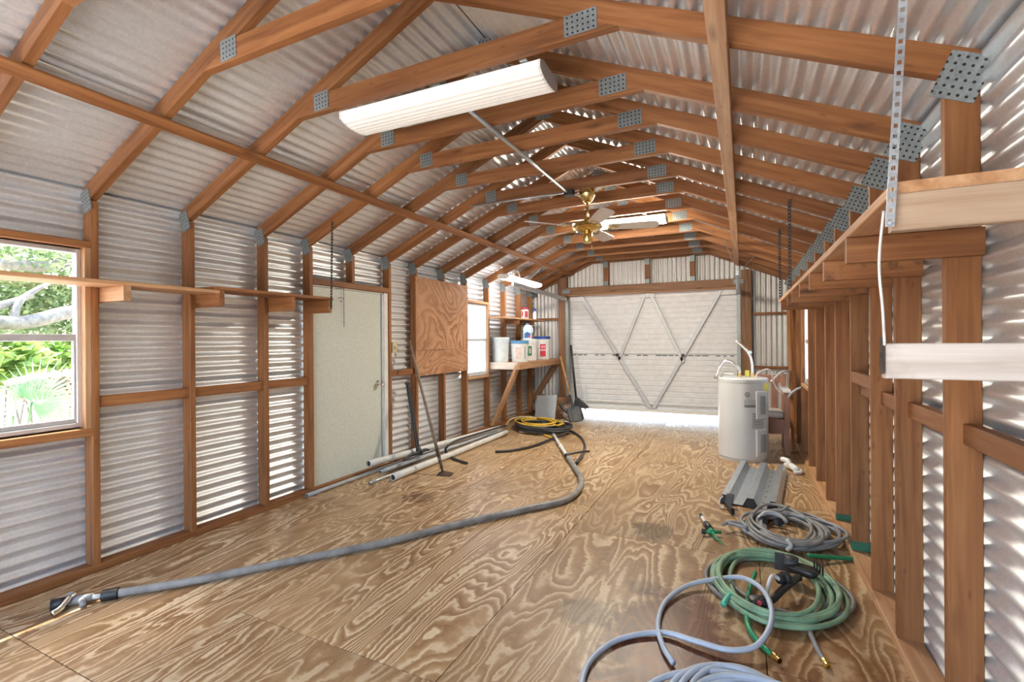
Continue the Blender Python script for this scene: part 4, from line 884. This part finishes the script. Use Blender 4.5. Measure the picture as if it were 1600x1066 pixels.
for dx, dy in ((-0.05, -0.02), (0.06, 0.0)): lathe('knob', [(0, 0), (0.032, 0), (0.034, 0.03), (0.012, 0.035), (0.010, 0.055), (0, 0.056)], 'black_plastic', tm, (0.18 + dx, 4.28 + dy, 0.055), 14, rotto((0.2, -1, 0.5)))
tube('pipe', [(0.10, 4.30, 0.05), (0.16, 4.36, 0.09), (0.24, 4.36, 0.09), (0.30, 4.30, 0.06)], 0.018, 'pvc_grey', tm, 10); tube('lever', [(0.20, 4.40, 0.10), (0.27, 4.44, 0.10), (0.33, 4.52, 0.12)], 0.010, 'hose_taupe', tm, 8)
# spike sprinkler
sp = thing('sprinkler', (-0.22, 4.03, 0), 'green and black spike sprinkler lying left of the grey coil', 'sprinkler')
q0, q1, q2, q3, q4 = (-0.310, 4.231, 0.030), (-0.271, 4.084, 0.030), (-0.217, 3.928, 0.030), (-0.182, 3.843, 0.020), (-0.106, 3.745, 0.006)
tube('riser', [q0, q1], 0.013, 'paper_white', sp, 12); tube('head', [Vector(q0) + (Vector(q0) - Vector(q1)) * 0.35, q0], 0.014, 'black_plastic', sp, 12)
tube('collar', [q1, Vector(q1).lerp(Vector(q2), 0.3), Vector(q1).lerp(Vector(q2), 0.7)], 0.026, 'black_plastic', sp, 14, smooth_path=False); tube('base', [Vector(q1).lerp(Vector(q2), 0.72), q2], 0.020, 'hose_emerald', sp, 12)
tube('cross_inlet', [Vector(q2) + Vector((-0.045, -0.005, 0)), Vector(q2) + Vector((0.06, 0.03, 0.0))], 0.013, 'hose_emerald', sp, 10); tube('spike', [q2, q3, q4], [0.014, 0.001], 'hose_emerald', sp, 8, smooth_path=False)
lathe('end_plug', [(0, 0), (0.02, 0), (0.02, 0.03), (0, 0.03)], 'black_plastic', sp, Vector(q2) + Vector((-0.045, -0.005, 0)), 12, rotto((-1, -0.1, 0)))
# green coil
t = thing('garden_hose', (0.15, 3.25, 0), 'coil of faded green hose with black timer on top', 'hose', 'hoses on the floor')
gp = []
tube('hose', coil(0.155, 3.25, 0.37, 0.50, 7.4, 0.0135, 0.03, 21, layers=2.0, shrink=0.33), 0.0135, 'hose_green', t, 9, 4)
tube('hose', coil(0.165, 3.27, 0.35, 0.46, 3.3, 0.0125, 0.05, 5, layers=0.6, shrink=0.5), 0.0125, 'hose_taupe', t, 8, 4)
e = [(0.061, 3.342, 0.040), (0.030, 3.153, 0.030), (0.015, 2.979, 0.030), (0.013, 2.745, 0.030), (0.059, 2.630, 0.016), (0.118, 2.547, 0.016)]
tube('hose_tail', e, 0.0135, 'hose_emerald', t, 9); fitting(t, e[-1], Vector(e[-1]) - Vector(e[-2]), 0.0135)
e = [(0.342, 2.999, 0.020), (0.299, 2.844, 0.016), (0.308, 2.708, 0.016), (0.328, 2.601, 0.016)]
tube('hose_tail', e, 0.0125, 'hose_taupe', t, 9); fitting(t, e[-1], Vector(e[-1]) - Vector(e[-2]), 0.0125)
tube('teal_sleeve', [(-0.066, 2.978, 0.055), (-0.088, 2.920, 0.050), (-0.106, 2.867, 0.040)], 0.016, 'hose_teal', t, 10)
tube('hose_lead', [(0.380, 3.727, 0.050), (0.509, 3.804, 0.030), (0.626, 3.871, 0.016), (0.701, 3.895, 0.016)], 0.0135, 'hose_emerald', t, 9)
tube('light_link', [(0.264, 3.759, 0.050), (0.286, 3.745, 0.090), (0.263, 3.743, 0.130)], 0.013, 'pvc', t, 9)
# black timer / tap head on the green coil
tm = thing('water_timer', (0.19, 3.30, 0.05), 'black plastic water timer and grip lying on the green hose coil', 'water timer')
def pz(a, z): return Vector((a[0], a[1], a[2]))
A = Vector((0.247, 3.421, 0.110)); B = Vector((0.346, 3.399, 0.100)); C = Vector((0.197, 3.184, 0.100)); D = Vector((0.271, 3.262, 0.080)); E_ = Vector((0.133, 3.008, 0.060)); G = Vector((0.054, 3.009, 0.060))
tube('dial', [A + Vector((0.01, 0, -0.05)), A + Vector((0.01, 0.0, 0.03))], 0.045, 'charcoal', tm, 18); shaped_box('case', B + Vector((-0.03, -0.02, -0.03)), R(-25), [(0, 0.075, 0.04), (0.015, 0.085, 0.05), (0.035, 0.085, 0.05), (0.045, 0.07, 0.04)], 'black_plastic', tm)
box('bracket_plate', A + Vector((-0.075, -0.005, -0.06)), A + Vector((-0.02, 0.01, 0.045)), 'charcoal', tm)
lathe('valve', [(0, 0), (0.036, 0), (0.038, 0.03), (0.028, 0.034), (0.028, 0.065), (0.016, 0.07), (0, 0.07)], 'black_plastic', tm, C + Vector((0.03, 0.02, 0)), 18, rotto((-0.8, -0.7, 0.1)))
tube('grip', [D + Vector((0.02, 0.03, 0.0)), D, D.lerp(E_, 0.5), E_ + Vector((0.0, 0.0, -0.01)), G + Vector((0.03, -0.03, -0.02))], 0.021, 'black_plastic', tm, 12)
shaped_box('base', G + Vector((0.02, -0.01, -0.045)), R(20), [(0, 0.055, 0.04), (0.01, 0.065, 0.048), (0.03, 0.06, 0.044), (0.04, 0.045, 0.03)], 'black_plastic', tm)
lathe('red_button', [(0, 0), (0.014, 0), (0.012, 0.008), (0, 0.009)], 'print_red', tm, G + Vector((0.02, -0.058, -0.012)), 12, rotto((0, -1, 0.5)))
tube('pale_hose', [C + Vector((-0.005, -0.02, 0.0)), C + Vector((-0.05, -0.05, 0.03)), C + Vector((-0.075, -0.11, 0.0)), C + Vector((-0.085, -0.14, -0.05))], 0.011, 'pvc', tm, 9)
for k in range(4): box('spring_clip', B + Vector((0.035 + 0.012 * k, 0.03 - 0.02 * k, -0.02)), B + Vector((0.043 + 0.012 * k, 0.05 - 0.02 * k, 0.04)), 'black_plastic', tm)
# pale blue hose in the foreground
t = thing('garden_hose', (-0.15, 2.35, 0), 'pale blue-grey hose in loose loops nearest the camera', 'hose', 'hoses on the floor')
R_ = 0.0135
main = [(-0.620, 1.911, 0.015), (-0.646, 2.115, 0.015), (-0.599, 2.298, 0.015), (-0.502, 2.427, 0.015), (-0.359, 2.507, 0.020), (-0.206, 2.482, 0.030), (-0.065, 2.470, 0.035), (0.044, 2.526, 0.050), (0.108, 2.655, 0.080), (0.124, 2.811, 0.105), (0.086, 3.004, 0.105), (-0.011, 3.160, 0.075), (-0.150, 3.135, 0.050), (-0.303, 3.024, 0.030), (-0.400, 2.807, 0.020), (-0.406, 2.573, 0.018), (-0.355, 2.396, 0.018), (-0.295, 2.289, 0.020)]
tube('hose', main, R_, 'hose_blue', t, 10, 6)
for (dx, dy, rx, ry, sd_, tn) in ((0.0, 0.0, 0.40, 0.46, 31, 6.2), (0.03, -0.03, 0.36, 0.40, 37, 4.2)):
    tube('hose', coil(0.03 + dx, 2.00 + dy, rx, ry, tn, R_, 0.03, sd_, layers=1.0, shrink=0.45), R_, 'hose_blue', t, 9, 4)

# ------------------------------------------------------------------ long thick grey hose with spray gun, white pipe
t = thing('suction_hose', (-2.9, 2.2, 0), 'long thick dusty grey hose stretching diagonally across the floor', 'hose')
main = [(-3.324, 1.523, 0.030), (-3.061, 1.809, 0.030), (-2.740, 2.237, 0.030), (-2.361, 2.744, 0.030), (-2.045, 3.289, 0.030), (-1.671, 3.844, 0.030), (-1.474, 4.153, 0.030), (-1.448, 4.491, 0.030), (-1.543, 4.872, 0.030), (-1.723, 5.232, 0.030), (-1.996, 5.733, 0.030)]
tube('hose', main, [0.024, 0.031], 'hose_taupe', t, 12, 8)
lathe('rubber_cuff', [(0, 0), (0.032, 0), (0.033, 0.075), (0.027, 0.08), (0, 0.08)], 'black_plastic', t, Vector(main[0]) + (Vector(main[0]) - Vector(main[1])).normalized() * 0.055, 16, rotto(Vector(main[1]) - Vector(main[0])))
gdir = (Vector(main[0]) - Vector(main[1])).normalized(); g0 = Vector(main[0]) + gdir * 0.055; side = gdir.cross(Vector((0, 0, 1)))
g = thing('spray_gun', g0, 'small grey and black spray gun at the end of the thick grey hose', 'spray gun')
tube('neck', [g0, g0 + gdir * 0.05], 0.014, 'pvc', g, 12); tube('body', [g0 + gdir * 0.045, g0 + gdir * 0.12, g0 + gdir * 0.15], [0.022, 0.028], 'hose_grey', g, 12, smooth_path=False)
tube('nozzle', [g0 + gdir * 0.15 + side * 0.0, g0 + gdir * 0.225 - side * 0.02], [0.027, 0.034], 'black_plastic', g, 14)
tube('upper_arm', [g0 + gdir * 0.12, g0 + gdir * 0.155 + side * 0.05 + Vector((0, 0, 0.012)), g0 + gdir * 0.18 + side * 0.075 + Vector((0, 0, 0.0))], 0.017, 'pvc_grey', g, 10)
tube('lower_arm', [g0 + gdir * 0.10, g0 + gdir * 0.075 - side * 0.045, g0 + gdir * 0.065 - side * 0.07 + Vector((0, 0, -0.01))], 0.015, 'hose_grey', g, 10)
tube('lever', [g0 + gdir * 0.125 + Vector((0, 0, 0.035)), g0 + gdir * 0.14 - side * 0.03 + Vector((0, 0, 0.03)), g0 + gdir * 0.16 - side * 0.075 + Vector((0, 0, 0.0)), g0 + gdir * 0.185 - side * 0.105 + Vector((0, 0, -0.012))], [0.011, 0.018], 'chrome', g, 10)
wp = thing('white_pipe', (-2.0, 6.0, 0), 'thin white pipe with coupling between the thick hose and the hose pile', 'pipe')
a, b = Vector((-1.976, 5.674, 0.045)), Vector((-2.657, 6.978, 0.035)); tube('pipe', [a, b], 0.022, 'pvc', wp, 12); m_ = a.lerp(b, 0.35); dd = (b - a).normalized()
tube('coupling', [m_, m_ + dd * 0.12], 0.028, 'pvc', wp, 12); tube('clamp', [a - dd * 0.03, a + dd * 0.04], 0.030, 'black_plastic', wp, 12); tube('tee', [a + Vector((0, 0, 0.02)), a + Vector((0.12, 0.10, 0.04)), a + Vector((0.22, 0.22, 0.035))], 0.013, 'hose_black', wp, 8)

# ------------------------------------------------------------------ pipes along the left wall
def pipe(p0, p1, r, mat, label):
    p0, p1 = Vector(p0), Vector(p1); t = thing('pipe', p0, label, 'pipe', 'loose pipes along the left wall'); d = (p1 - p0).normalized()
    tube('tube_wall', [p0, p0.lerp(p1, 0.33) + Vector((0, 0, -0.002)), p1], r, mat, t, 14, 6)
    lathe('open_end', [(r * 0.8, 0.0), (r * 1.01, 0.0), (r * 1.01, 0.012), (r * 0.8, 0.012)], mat, t, p0 - d * 0.012, 14, rotto(d)); lathe('bore', [(0, 0), (r * 0.82, 0)], 'charcoal', t, p0 - d * 0.0015, 14, rotto(d))
pipe((-3.765, 3.30, 0.022), (-3.765, 6.9, 0.022), 0.020, 'pvc_grey', 'thin grey pipe tight against the left wall below the door')
pipe((-3.690, 4.06, 0.155), (-3.52, 6.85, 0.085), 0.036, 'pvc', 'thick white pipe propped highest in the pile, by the door')
pipe((-3.365, 4.07, 0.040), (-3.36, 6.78, 0.040), 0.037, 'pvc', 'thick white pipe lying furthest out on the floor')
pipe((-3.58, 4.12, 0.062), (-3.42, 6.75, 0.075), 0.020, 'pvc_grey', 'grey conduit lying second from the outer white pipe')
pipe((-3.50, 3.86, 0.020), (-3.46, 6.6, 0.020), 0.014, 'zinc_part', 'slim steel conduit sticking out nearest in the pile')
pipe((-3.655, 4.30, 0.030), (-3.56, 6.8, 0.030), 0.026, 'pvc', 'medium white pipe at the bottom of the pile by the wall')
pipe((-3.43, 4.45, 0.018), (-3.425, 6.75, 0.018), 0.016, 'pvc_grey', 'short grey conduit tucked close beside the outer white pipe')

# ------------------------------------------------------------------ tools
hoe = thing('hoe', (-3.0, 4.47, 0), 'garden hoe with a long greyish wooden handle leaning on the studs', 'hoe')
h0, h1 = Vector((-3.004, 4.466, 0.035)), Vector((XL + 0.025, 4.90, 1.50)); tube('handle', [h0.lerp(h1, 0.08), h1], [0.019, 0.016], 'grey_handle', hoe, 12)
tube('socket', [h0, h0.lerp(h1, 0.03), h0.lerp(h1, 0.16)], [0.008, 0.023], 'rust_iron', hoe, 10, smooth_path=False)
mesh_obj('blade', [Vector(p) + Vector((0, 0, dz)) for dz in (0.0, 0.005) for p in ((h0.x - 0.05, h0.y - 0.06, 0.004), (h0.x + 0.11, h0.y + 0.0, 0.004), (h0.x + 0.08, h0.y + 0.09, 0.012), (h0.x - 0.04, h0.y + 0.03, 0.036))], [(3, 2, 1, 0), (4, 5, 6, 7), (0, 1, 5, 4), (1, 2, 6, 5), (2, 3, 7, 6), (3, 0, 4, 7)], 'rust_iron', hoe)
bk = thing('digging_tool', (-3.6, 4.75, 0), 'black-handled mattock standing upright against the wall by the door', 'tool')
tube('handle', [(-3.55, 4.75, 0.16), (-3.66, 4.80, 0.55), (-3.765, 4.835, 0.96)], [0.024, 0.026], 'black_plastic', bk, 12); lathe('grip_end', [(0, 0), (0.032, 0), (0.034, 0.03), (0, 0.035)], 'charcoal', bk, (-3.765, 4.835, 0.945), 12)
tube('eye', [(-3.525, 4.74, 0.115), (-3.55, 4.75, 0.21)], [0.045, 0.026], 'dark_iron', bk, 10); tube('pick', [(-3.53, 4.745, 0.14), (-3.52, 4.56, 0.15), (-3.51, 4.42, 0.125)], [0.026, 0.010], 'dark_iron', bk, 8); tube('adze', [(-3.53, 4.745, 0.14), (-3.53, 4.86, 0.15), (-3.54, 4.95, 0.13)], [0.026, 0.014], 'dark_iron', bk, 8)
def shovel(base, top, mat_h, label, face):
    base, top = Vector(base), Vector(top); t = thing('shovel', base, label, 'shovel', 'shovels by the garage door'); d = (top - base).normalized(); fv = Vector(face).normalized(); s = d.cross(fv).normalized(); fv = s.cross(d)
    tube('handle', [base + d * 0.48, top], 0.018, mat_h, t, 12); tube('socket', [base + d * 0.24, base + d * 0.55], [0.028, 0.021], 'charcoal', t, 12)
    V = []; rows = [(0.0, 0.10, 0.0), (0.02, 0.135, 0.004), (0.15, 0.14, 0.01), (0.27, 0.125, 0.02), (0.30, 0.06, 0.01)]
    for dz in (0, 0.006):
        for a_, w_, c_ in rows:
            for k in (-1, -0.5, 0, 0.5, 1): V.append(base + d * a_ + s * w_ * k + fv * (c_ + 0.028 * k * k + dz))
    n = 25; Fc = []
    for i in range(4):
        for k in range(4):
            q = i * 5 + k; Fc.append((q, q + 1, q + 6, q + 5)); Fc.append((n + q + 5, n + q + 6, n + q + 1, n + q))
    rim = [0, 1, 2, 3, 4, 9, 14, 19, 24, 23, 22, 21, 20, 15, 10, 5]
    for i in range(len(rim)): a_, b_ = rim[i], rim[(i + 1) % len(rim)]; Fc.append((a_, n + a_, n + b_, b_))
    mesh_obj('blade', V, Fc, 'charcoal', t, None, True); return t
shovel((-2.70, 8.30, 0.005), (-3.22, 8.90, 1.16), 'ash_handle', 'square shovel with orange wooden handle leaning in the far left corner', (0.5, -1, 0.3))
bs = thing('rake', (-3.0, 8.95, 0), 'black-handled rake standing beside the garage door edge', 'rake')
tube('handle', [(-2.93, 8.98, 0.32), (-3.05, 9.03, 1.38)], 0.022, 'hose_black', bs, 12); tube('ferrule', [(-2.915, 8.975, 0.22), (-2.93, 8.98, 0.36)], 0.026, 'charcoal', bs, 12)
mesh_obj('head', [Vector(p) + Vector((0, dy, 0)) for dy in (0, 0.012) for p in ((-2.95, 8.965, 0.36), (-2.88, 8.965, 0.36), (-2.66, 8.93, 0.20), (-2.68, 8.92, 0.165), (-2.98, 8.95, 0.165))], [(4, 3, 2, 1, 0), (5, 6, 7, 8, 9), (0, 1, 6, 5), (1, 2, 7, 6), (2, 3, 8, 7), (3, 4, 9, 8), (4, 0, 5, 9)], 'charcoal', bs)
for k in range(8): tube('tine', [(-2.96 + k * 0.037, 8.955, 0.17), (-2.96 + k * 0.037, 8.93, 0.03)], 0.005, 'charcoal', bs, 6)
# grey board and wooden crate by the bench
gb = thing('leaning_board', (-3.25, 8.16, 0), 'square pale grey board leaning below the bench', 'board')
beam('board', (-3.275, 8.17, 0.02), (-3.275, 8.30, 0.46), 0.50, 0.012, (0.92, -0.38, 0), 'grey_board', gb); beam('board_edge', (-3.275, 8.171, 0.012), (-3.275, 8.174, 0.02), 0.50, 0.014, (0.92, -0.38, 0), 'label_grey', gb)
cr = thing('crate', (-3.2, 8.75, 0), 'low brown wooden crate behind the grey board', 'crate')
for z_ in (0.01, 0.145, 0.28): box('slat', (-3.58, 8.55, z_), (-3.06, 8.57, z_ + 0.125), 'fir_dark', cr); box('slat', (-3.06, 8.55, z_), (-3.04, 8.95, z_ + 0.125), 'fir_dark', cr); box('slat', (-3.60, 8.55, z_), (-3.58, 8.95, z_ + 0.125), 'fir_dark', cr)
box('base', (-3.58, 8.57, 0.002), (-3.06, 8.95, 0.02), 'fir_dark', cr)
bh = thing('black_hose_pile', (-3.05, 8.45, 0), 'tangle of black cable between the grey board and the shovel', 'cable')
tube('cable', [(-3.05, 8.40, 0.30), (-2.98, 8.36, 0.22), (-2.86, 8.38, 0.14), (-2.78, 8.42, 0.11)], 0.03, 'hose_black', bh, 10); tube('cable', [(-3.02, 8.34, 0.12), (-2.95, 8.28, 0.08), (-2.85, 8.27, 0.03), (-2.80, 8.30, 0.015)], 0.012, 'hose_black', bh, 8); tube('cable', [(-3.0, 8.30, 0.02), (-2.92, 8.22, 0.012), (-2.84, 8.24, 0.012)], 0.009, 'pvc', bh, 8)
# black and yellow hose pile
t = thing('irrigation_hose', (-3.0, 7.2, 0), 'pile of black irrigation hose with long loose arcs on the floor', 'hose', 'hose pile below the bench')
tube('hose', coil(-3.02, 7.34, 0.60, 0.44, 7.0, 0.019, 0.07, 51, layers=3.0, shrink=0.42, rot=-0.4), 0.019, 'hose_black', t, 8, 4)
tube('hose', [(-2.956, 5.628, 0.018), (-2.787, 5.783, 0.018), (-2.643, 6.097, 0.018), (-2.548, 6.585, 0.030), (-2.469, 6.922, 0.050), (-2.535, 7.288, 0.050), (-2.805, 7.611, 0.060), (-3.121, 7.620, 0.080)], 0.018, 'hose_black', t, 9)
tube('hose', [(-3.042, 7.456, 0.090), (-2.743, 7.382, 0.060), (-2.514, 7.353, 0.030), (-2.220, 6.994, 0.018), (-1.978, 6.433, 0.018), (-1.851, 5.879, 0.020), (-1.787, 5.451, 0.030)], 0.018, 'hose_black', t, 9)
tube('hose', [(-2.995, 4.973, 0.016), (-3.222, 5.074, 0.016), (-3.451, 5.237, 0.030), (-3.403, 5.135, 0.130), (-3.365, 5.303, 0.190), (-3.316, 5.679, 0.200), (-3.414, 6.858, 0.130)], 0.015, 'hose_black', t, 9)
t = thing('yellow_hose', (-3.1, 7.3, 0), 'yellow hose looped through the black hose pile', 'hose', 'hose pile below the bench')
tube('hose', [(x, y, z + 0.03) for x, y, z in coil(-3.08, 7.40, 0.54, 0.38, 4.4, 0.014, 0.07, 61, layers=4.5, shrink=0.4, rot=-0.4)], 0.014, 'hose_yellow', t, 8, 4)
tube('hose', [(-3.631, 7.317, 0.050), (-3.667, 7.542, 0.100), (-3.545, 7.625, 0.140), (-3.339, 7.713, 0.140), (-3.025, 7.674, 0.100), (-2.824, 7.480, 0.080)], 0.015, 'hose_cream', t, 8)
tube('hose', [(-3.227, 6.985, 0.020), (-3.037, 7.010, 0.020), (-2.911, 7.241, 0.030), (-2.721, 7.090, 0.030), (-2.645, 7.416, 0.030), (-2.463, 7.202, 0.030)], 0.014, 'hose_cream', t, 8)
tube('hose', [(-3.247, 7.283, 0.040), (-3.027, 7.251, 0.030), (-2.815, 7.222, 0.020), (-2.801, 6.966, 0.016), (-2.604, 6.786, 0.016)], 0.015, 'hose_yellow', t, 8)

# ------------------------------------------------------------------ outside
g = mesh_obj('ground', [(-45, -30, -0.30), (45, -30, -0.30), (45, 45, -0.30), (-45, 45, -0.30)], [(0, 1, 2, 3)], 'sand'); tag(g, 'pale sandy ground outside the shed', 'ground', kind='structure')
dr = box('driveway', (-4.6, 9.13, -0.28), (1.2, 16.0, -0.05), 'concrete'); tag(dr, 'bright concrete slab beyond the garage door gap', 'slab', kind='structure')
dr = box('bounce_slab', (-4.2, -6.0, -0.28), (1.2, YN - 0.02, -0.03), 'concrete'); tag(dr, 'unseen pale concrete slab added outside the near opening to bounce light', 'slab', kind='structure')  # added out of view to bounce sunlight up through the near opening
def leaves(name, c, rad, n, size, mat, parent, seed, flat=1.0):
    rn = random.Random(seed); V, Fc = [], []; c = Vector(c)
    for i in range(n):
        while True:
            p = Vector((rn.uniform(-1, 1), rn.uniform(-1, 1), rn.uniform(-1, 1)))
            if p.length < 1: break
        p = Vector((p.x * rad[0], p.y * rad[1], p.z * rad[2]))
        d = Vector((rn.gauss(0, 1), rn.gauss(0, 1), rn.gauss(0, 0.6) * flat)).normalized(); s = d.cross(Vector((rn.gauss(0, 0.5), rn.gauss(0, 0.5), 1))).normalized()
        L = size * rn.uniform(0.6, 1.3); k = len(V)
        V += [p - d * L * 0.5, p + s * L * 0.22, p + d * L * 0.5 + Vector((0, 0, -L * 0.1)), p - s * L * 0.22]; Fc.append((k, k + 1, k + 2, k + 3))
    o = mesh_obj(name, V, Fc, mat, parent, Matrix.Translation(c)); o['kind'] = 'stuff'; return o
tr = thing('oak_tree', (-13.0, 8.0, -0.3), 'spreading oak with long level limbs seen through the left window', 'tree')
tube('trunk', [(-13.0, 8.0, -0.3), (-12.6, 7.4, 0.6), (-11.6, 6.2, 1.3)], [0.35, 0.22], 'bark', tr, 12)
tube('limb', [(-11.6, 6.2, 1.3), (-10.200, 4.439, 1.986), (-10.000, 4.003, 2.004), (-9.700, 3.494, 1.852), (-9.500, 3.142, 1.790), (-9.200, 2.554, 1.809)], [0.12, 0.095], 'bark', tr, 10)
tube('limb', [(-9.500, 3.142, 1.790), (-9.600, 3.246, 2.106), (-9.800, 3.548, 2.352), (-10.000, 3.801, 2.489)], [0.06, 0.02], 'bark', tr, 8); tube('limb', [(-9.400, 2.729, 1.906), (-9.600, 3.109, 2.069), (-9.800, 3.458, 2.226)], [0.07, 0.04], 'bark', tr, 8)
tube('limb', [(-12.6, 7.4, 0.6), (-12.000, 5.338, 3.169), (-11.600, 4.365, 2.917), (-11.000, 3.490, 2.810)], [0.13, 0.09], 'bark', tr, 10)
for k, (c_, r_) in enumerate((((-12.000, 4.062, 3.106), (1.6, 1.6, 0.55)), ((-12.500, 5.011, 3.292), (1.6, 1.5, 0.6)), ((-12.500, 4.506, 2.396), (1.2, 1.5, 0.45)), ((-13.000, 5.315, 2.271), (1.3, 1.4, 0.6)), ((-13.000, 4.121, 2.326), (1.2, 1.2, 0.5)), ((-13.000, 4.682, 1.776), (1.3, 1.8, 0.35)), ((-13.000, 4.695, 4.072), (2.2, 2.2, 1.0)))): leaves('foliage', c_, r_, 1500, 0.15, 'leaf_oak', tr, 100 + k)
for k, (c_, r_, n_, mt, lab) in enumerate((((-9.300, 2.911, 1.222), (0.6, 0.55, 0.40), 1100, 'leaf_bush', 'lime green shrub at the left edge of the window view'), ((-10.200, 3.671, 1.151), (0.6, 0.5, 0.42), 1100, 'leaf_bush', 'yellow-green shrub in the middle of the window view'), ((-11.600, 4.717, 1.174), (0.7, 0.6, 0.5), 1100, 'leaf_bush', 'green shrub at the right of the window view'), ((-8.000, 3.098, 0.949), (0.45, 0.5, 0.16), 900, 'leaf_dry', 'dry grey fallen fronds under the window shrubs'))):
    b_ = thing('shrub', (c_[0], c_[1], -0.3), lab, 'shrub', 'shrubs outside the left window'); leaves('foliage', c_, r_, n_, 0.2, mt, b_, 200 + k)
    for q in range(4): tube('stem', [(c_[0] + 0.05 * q - 0.1, c_[1] + 0.08 * q - 0.12, -0.3), (c_[0] + 0.15 * q - 0.25, c_[1] + 0.2 * q - 0.3, c_[2] + 0.1)], [0.02, 0.008], 'bark', b_, 6)
for k, (x_, y_, lab) in enumerate(((-17.5, 1.2, 'hazy green tree beyond the yard, furthest left'), (-18.5, 5.2, 'hazy green tree beyond the yard, directly behind the oak limbs'), (-17.5, 9.2, 'hazy green tree beyond the yard, right of the oak limbs'))):
    b_ = thing('background_tree', (x_, y_, -0.3), lab, 'tree', 'trees beyond the sandy yard')
    tube('trunk', [(x_, y_, -0.3), (x_ + 0.1, y_, 1.2), (x_ + 0.1, y_ + 0.2, 2.6)], [0.16, 0.08], 'bark', b_, 8); leaves('foliage', (x_, y_, 2.6), (1.5, 1.9, 2.3), 2200, 0.3, 'leaf_oak', b_, 300 + k)
pa = thing('fan_palm', (-6.2, 2.05, -0.3), 'low fan palm close outside the left window', 'palm')
def frond(c, d, up, L, n, parent, mat='leaf_palm'):
    c, d, up = Vector(c), Vector(d).normalized(), Vector(up).normalized(); s = d.cross(up).normalized(); V, Fc = [], []
    for k in range(n):
        a_ = R(-105 + 210 * k / (n - 1)); dv = (d * math.cos(a_) + s * math.sin(a_)); w_ = s * math.cos(a_) - d * math.sin(a_); l_ = L * (0.75 + 0.25 * math.cos(a_)); i = len(V)
        V += [c, c + dv * l_ * 0.45 + w_ * L * 0.024 + up * 0.02, c + dv * l_ - up * L * 0.12, c + dv * l_ * 0.45 - w_ * L * 0.024 + up * 0.02]; Fc.append((i, i + 1, i + 2, i + 3))
    return mesh_obj('frond', V, Fc, mat, parent)
base_p = Vector((-6.2, 2.05, -0.25))
for k, (c_, d_, L_) in enumerate((((-6.000, 2.112, 0.950), (0.3, 0.6, 0.5), 0.50), ((-5.900, 1.947, 0.848), (0.5, -0.2, 0.6), 0.5), ((-6.200, 2.252, 0.754), (0.2, 0.9, 0.25), 0.42), ((-6.200, 1.876, 0.898), (0.2, -0.6, 0.6), 0.5))):
    tube('stalk', [base_p, (Vector(c_) + base_p) / 2 + Vector((0, 0, 0.1)), c_], 0.010, 'leaf_palm', pa, 6); frond(c_, d_, (0.75, 0.1, 0.65) if k % 2 else (0.8, -0.1, 0.5), L_, 26, pa)
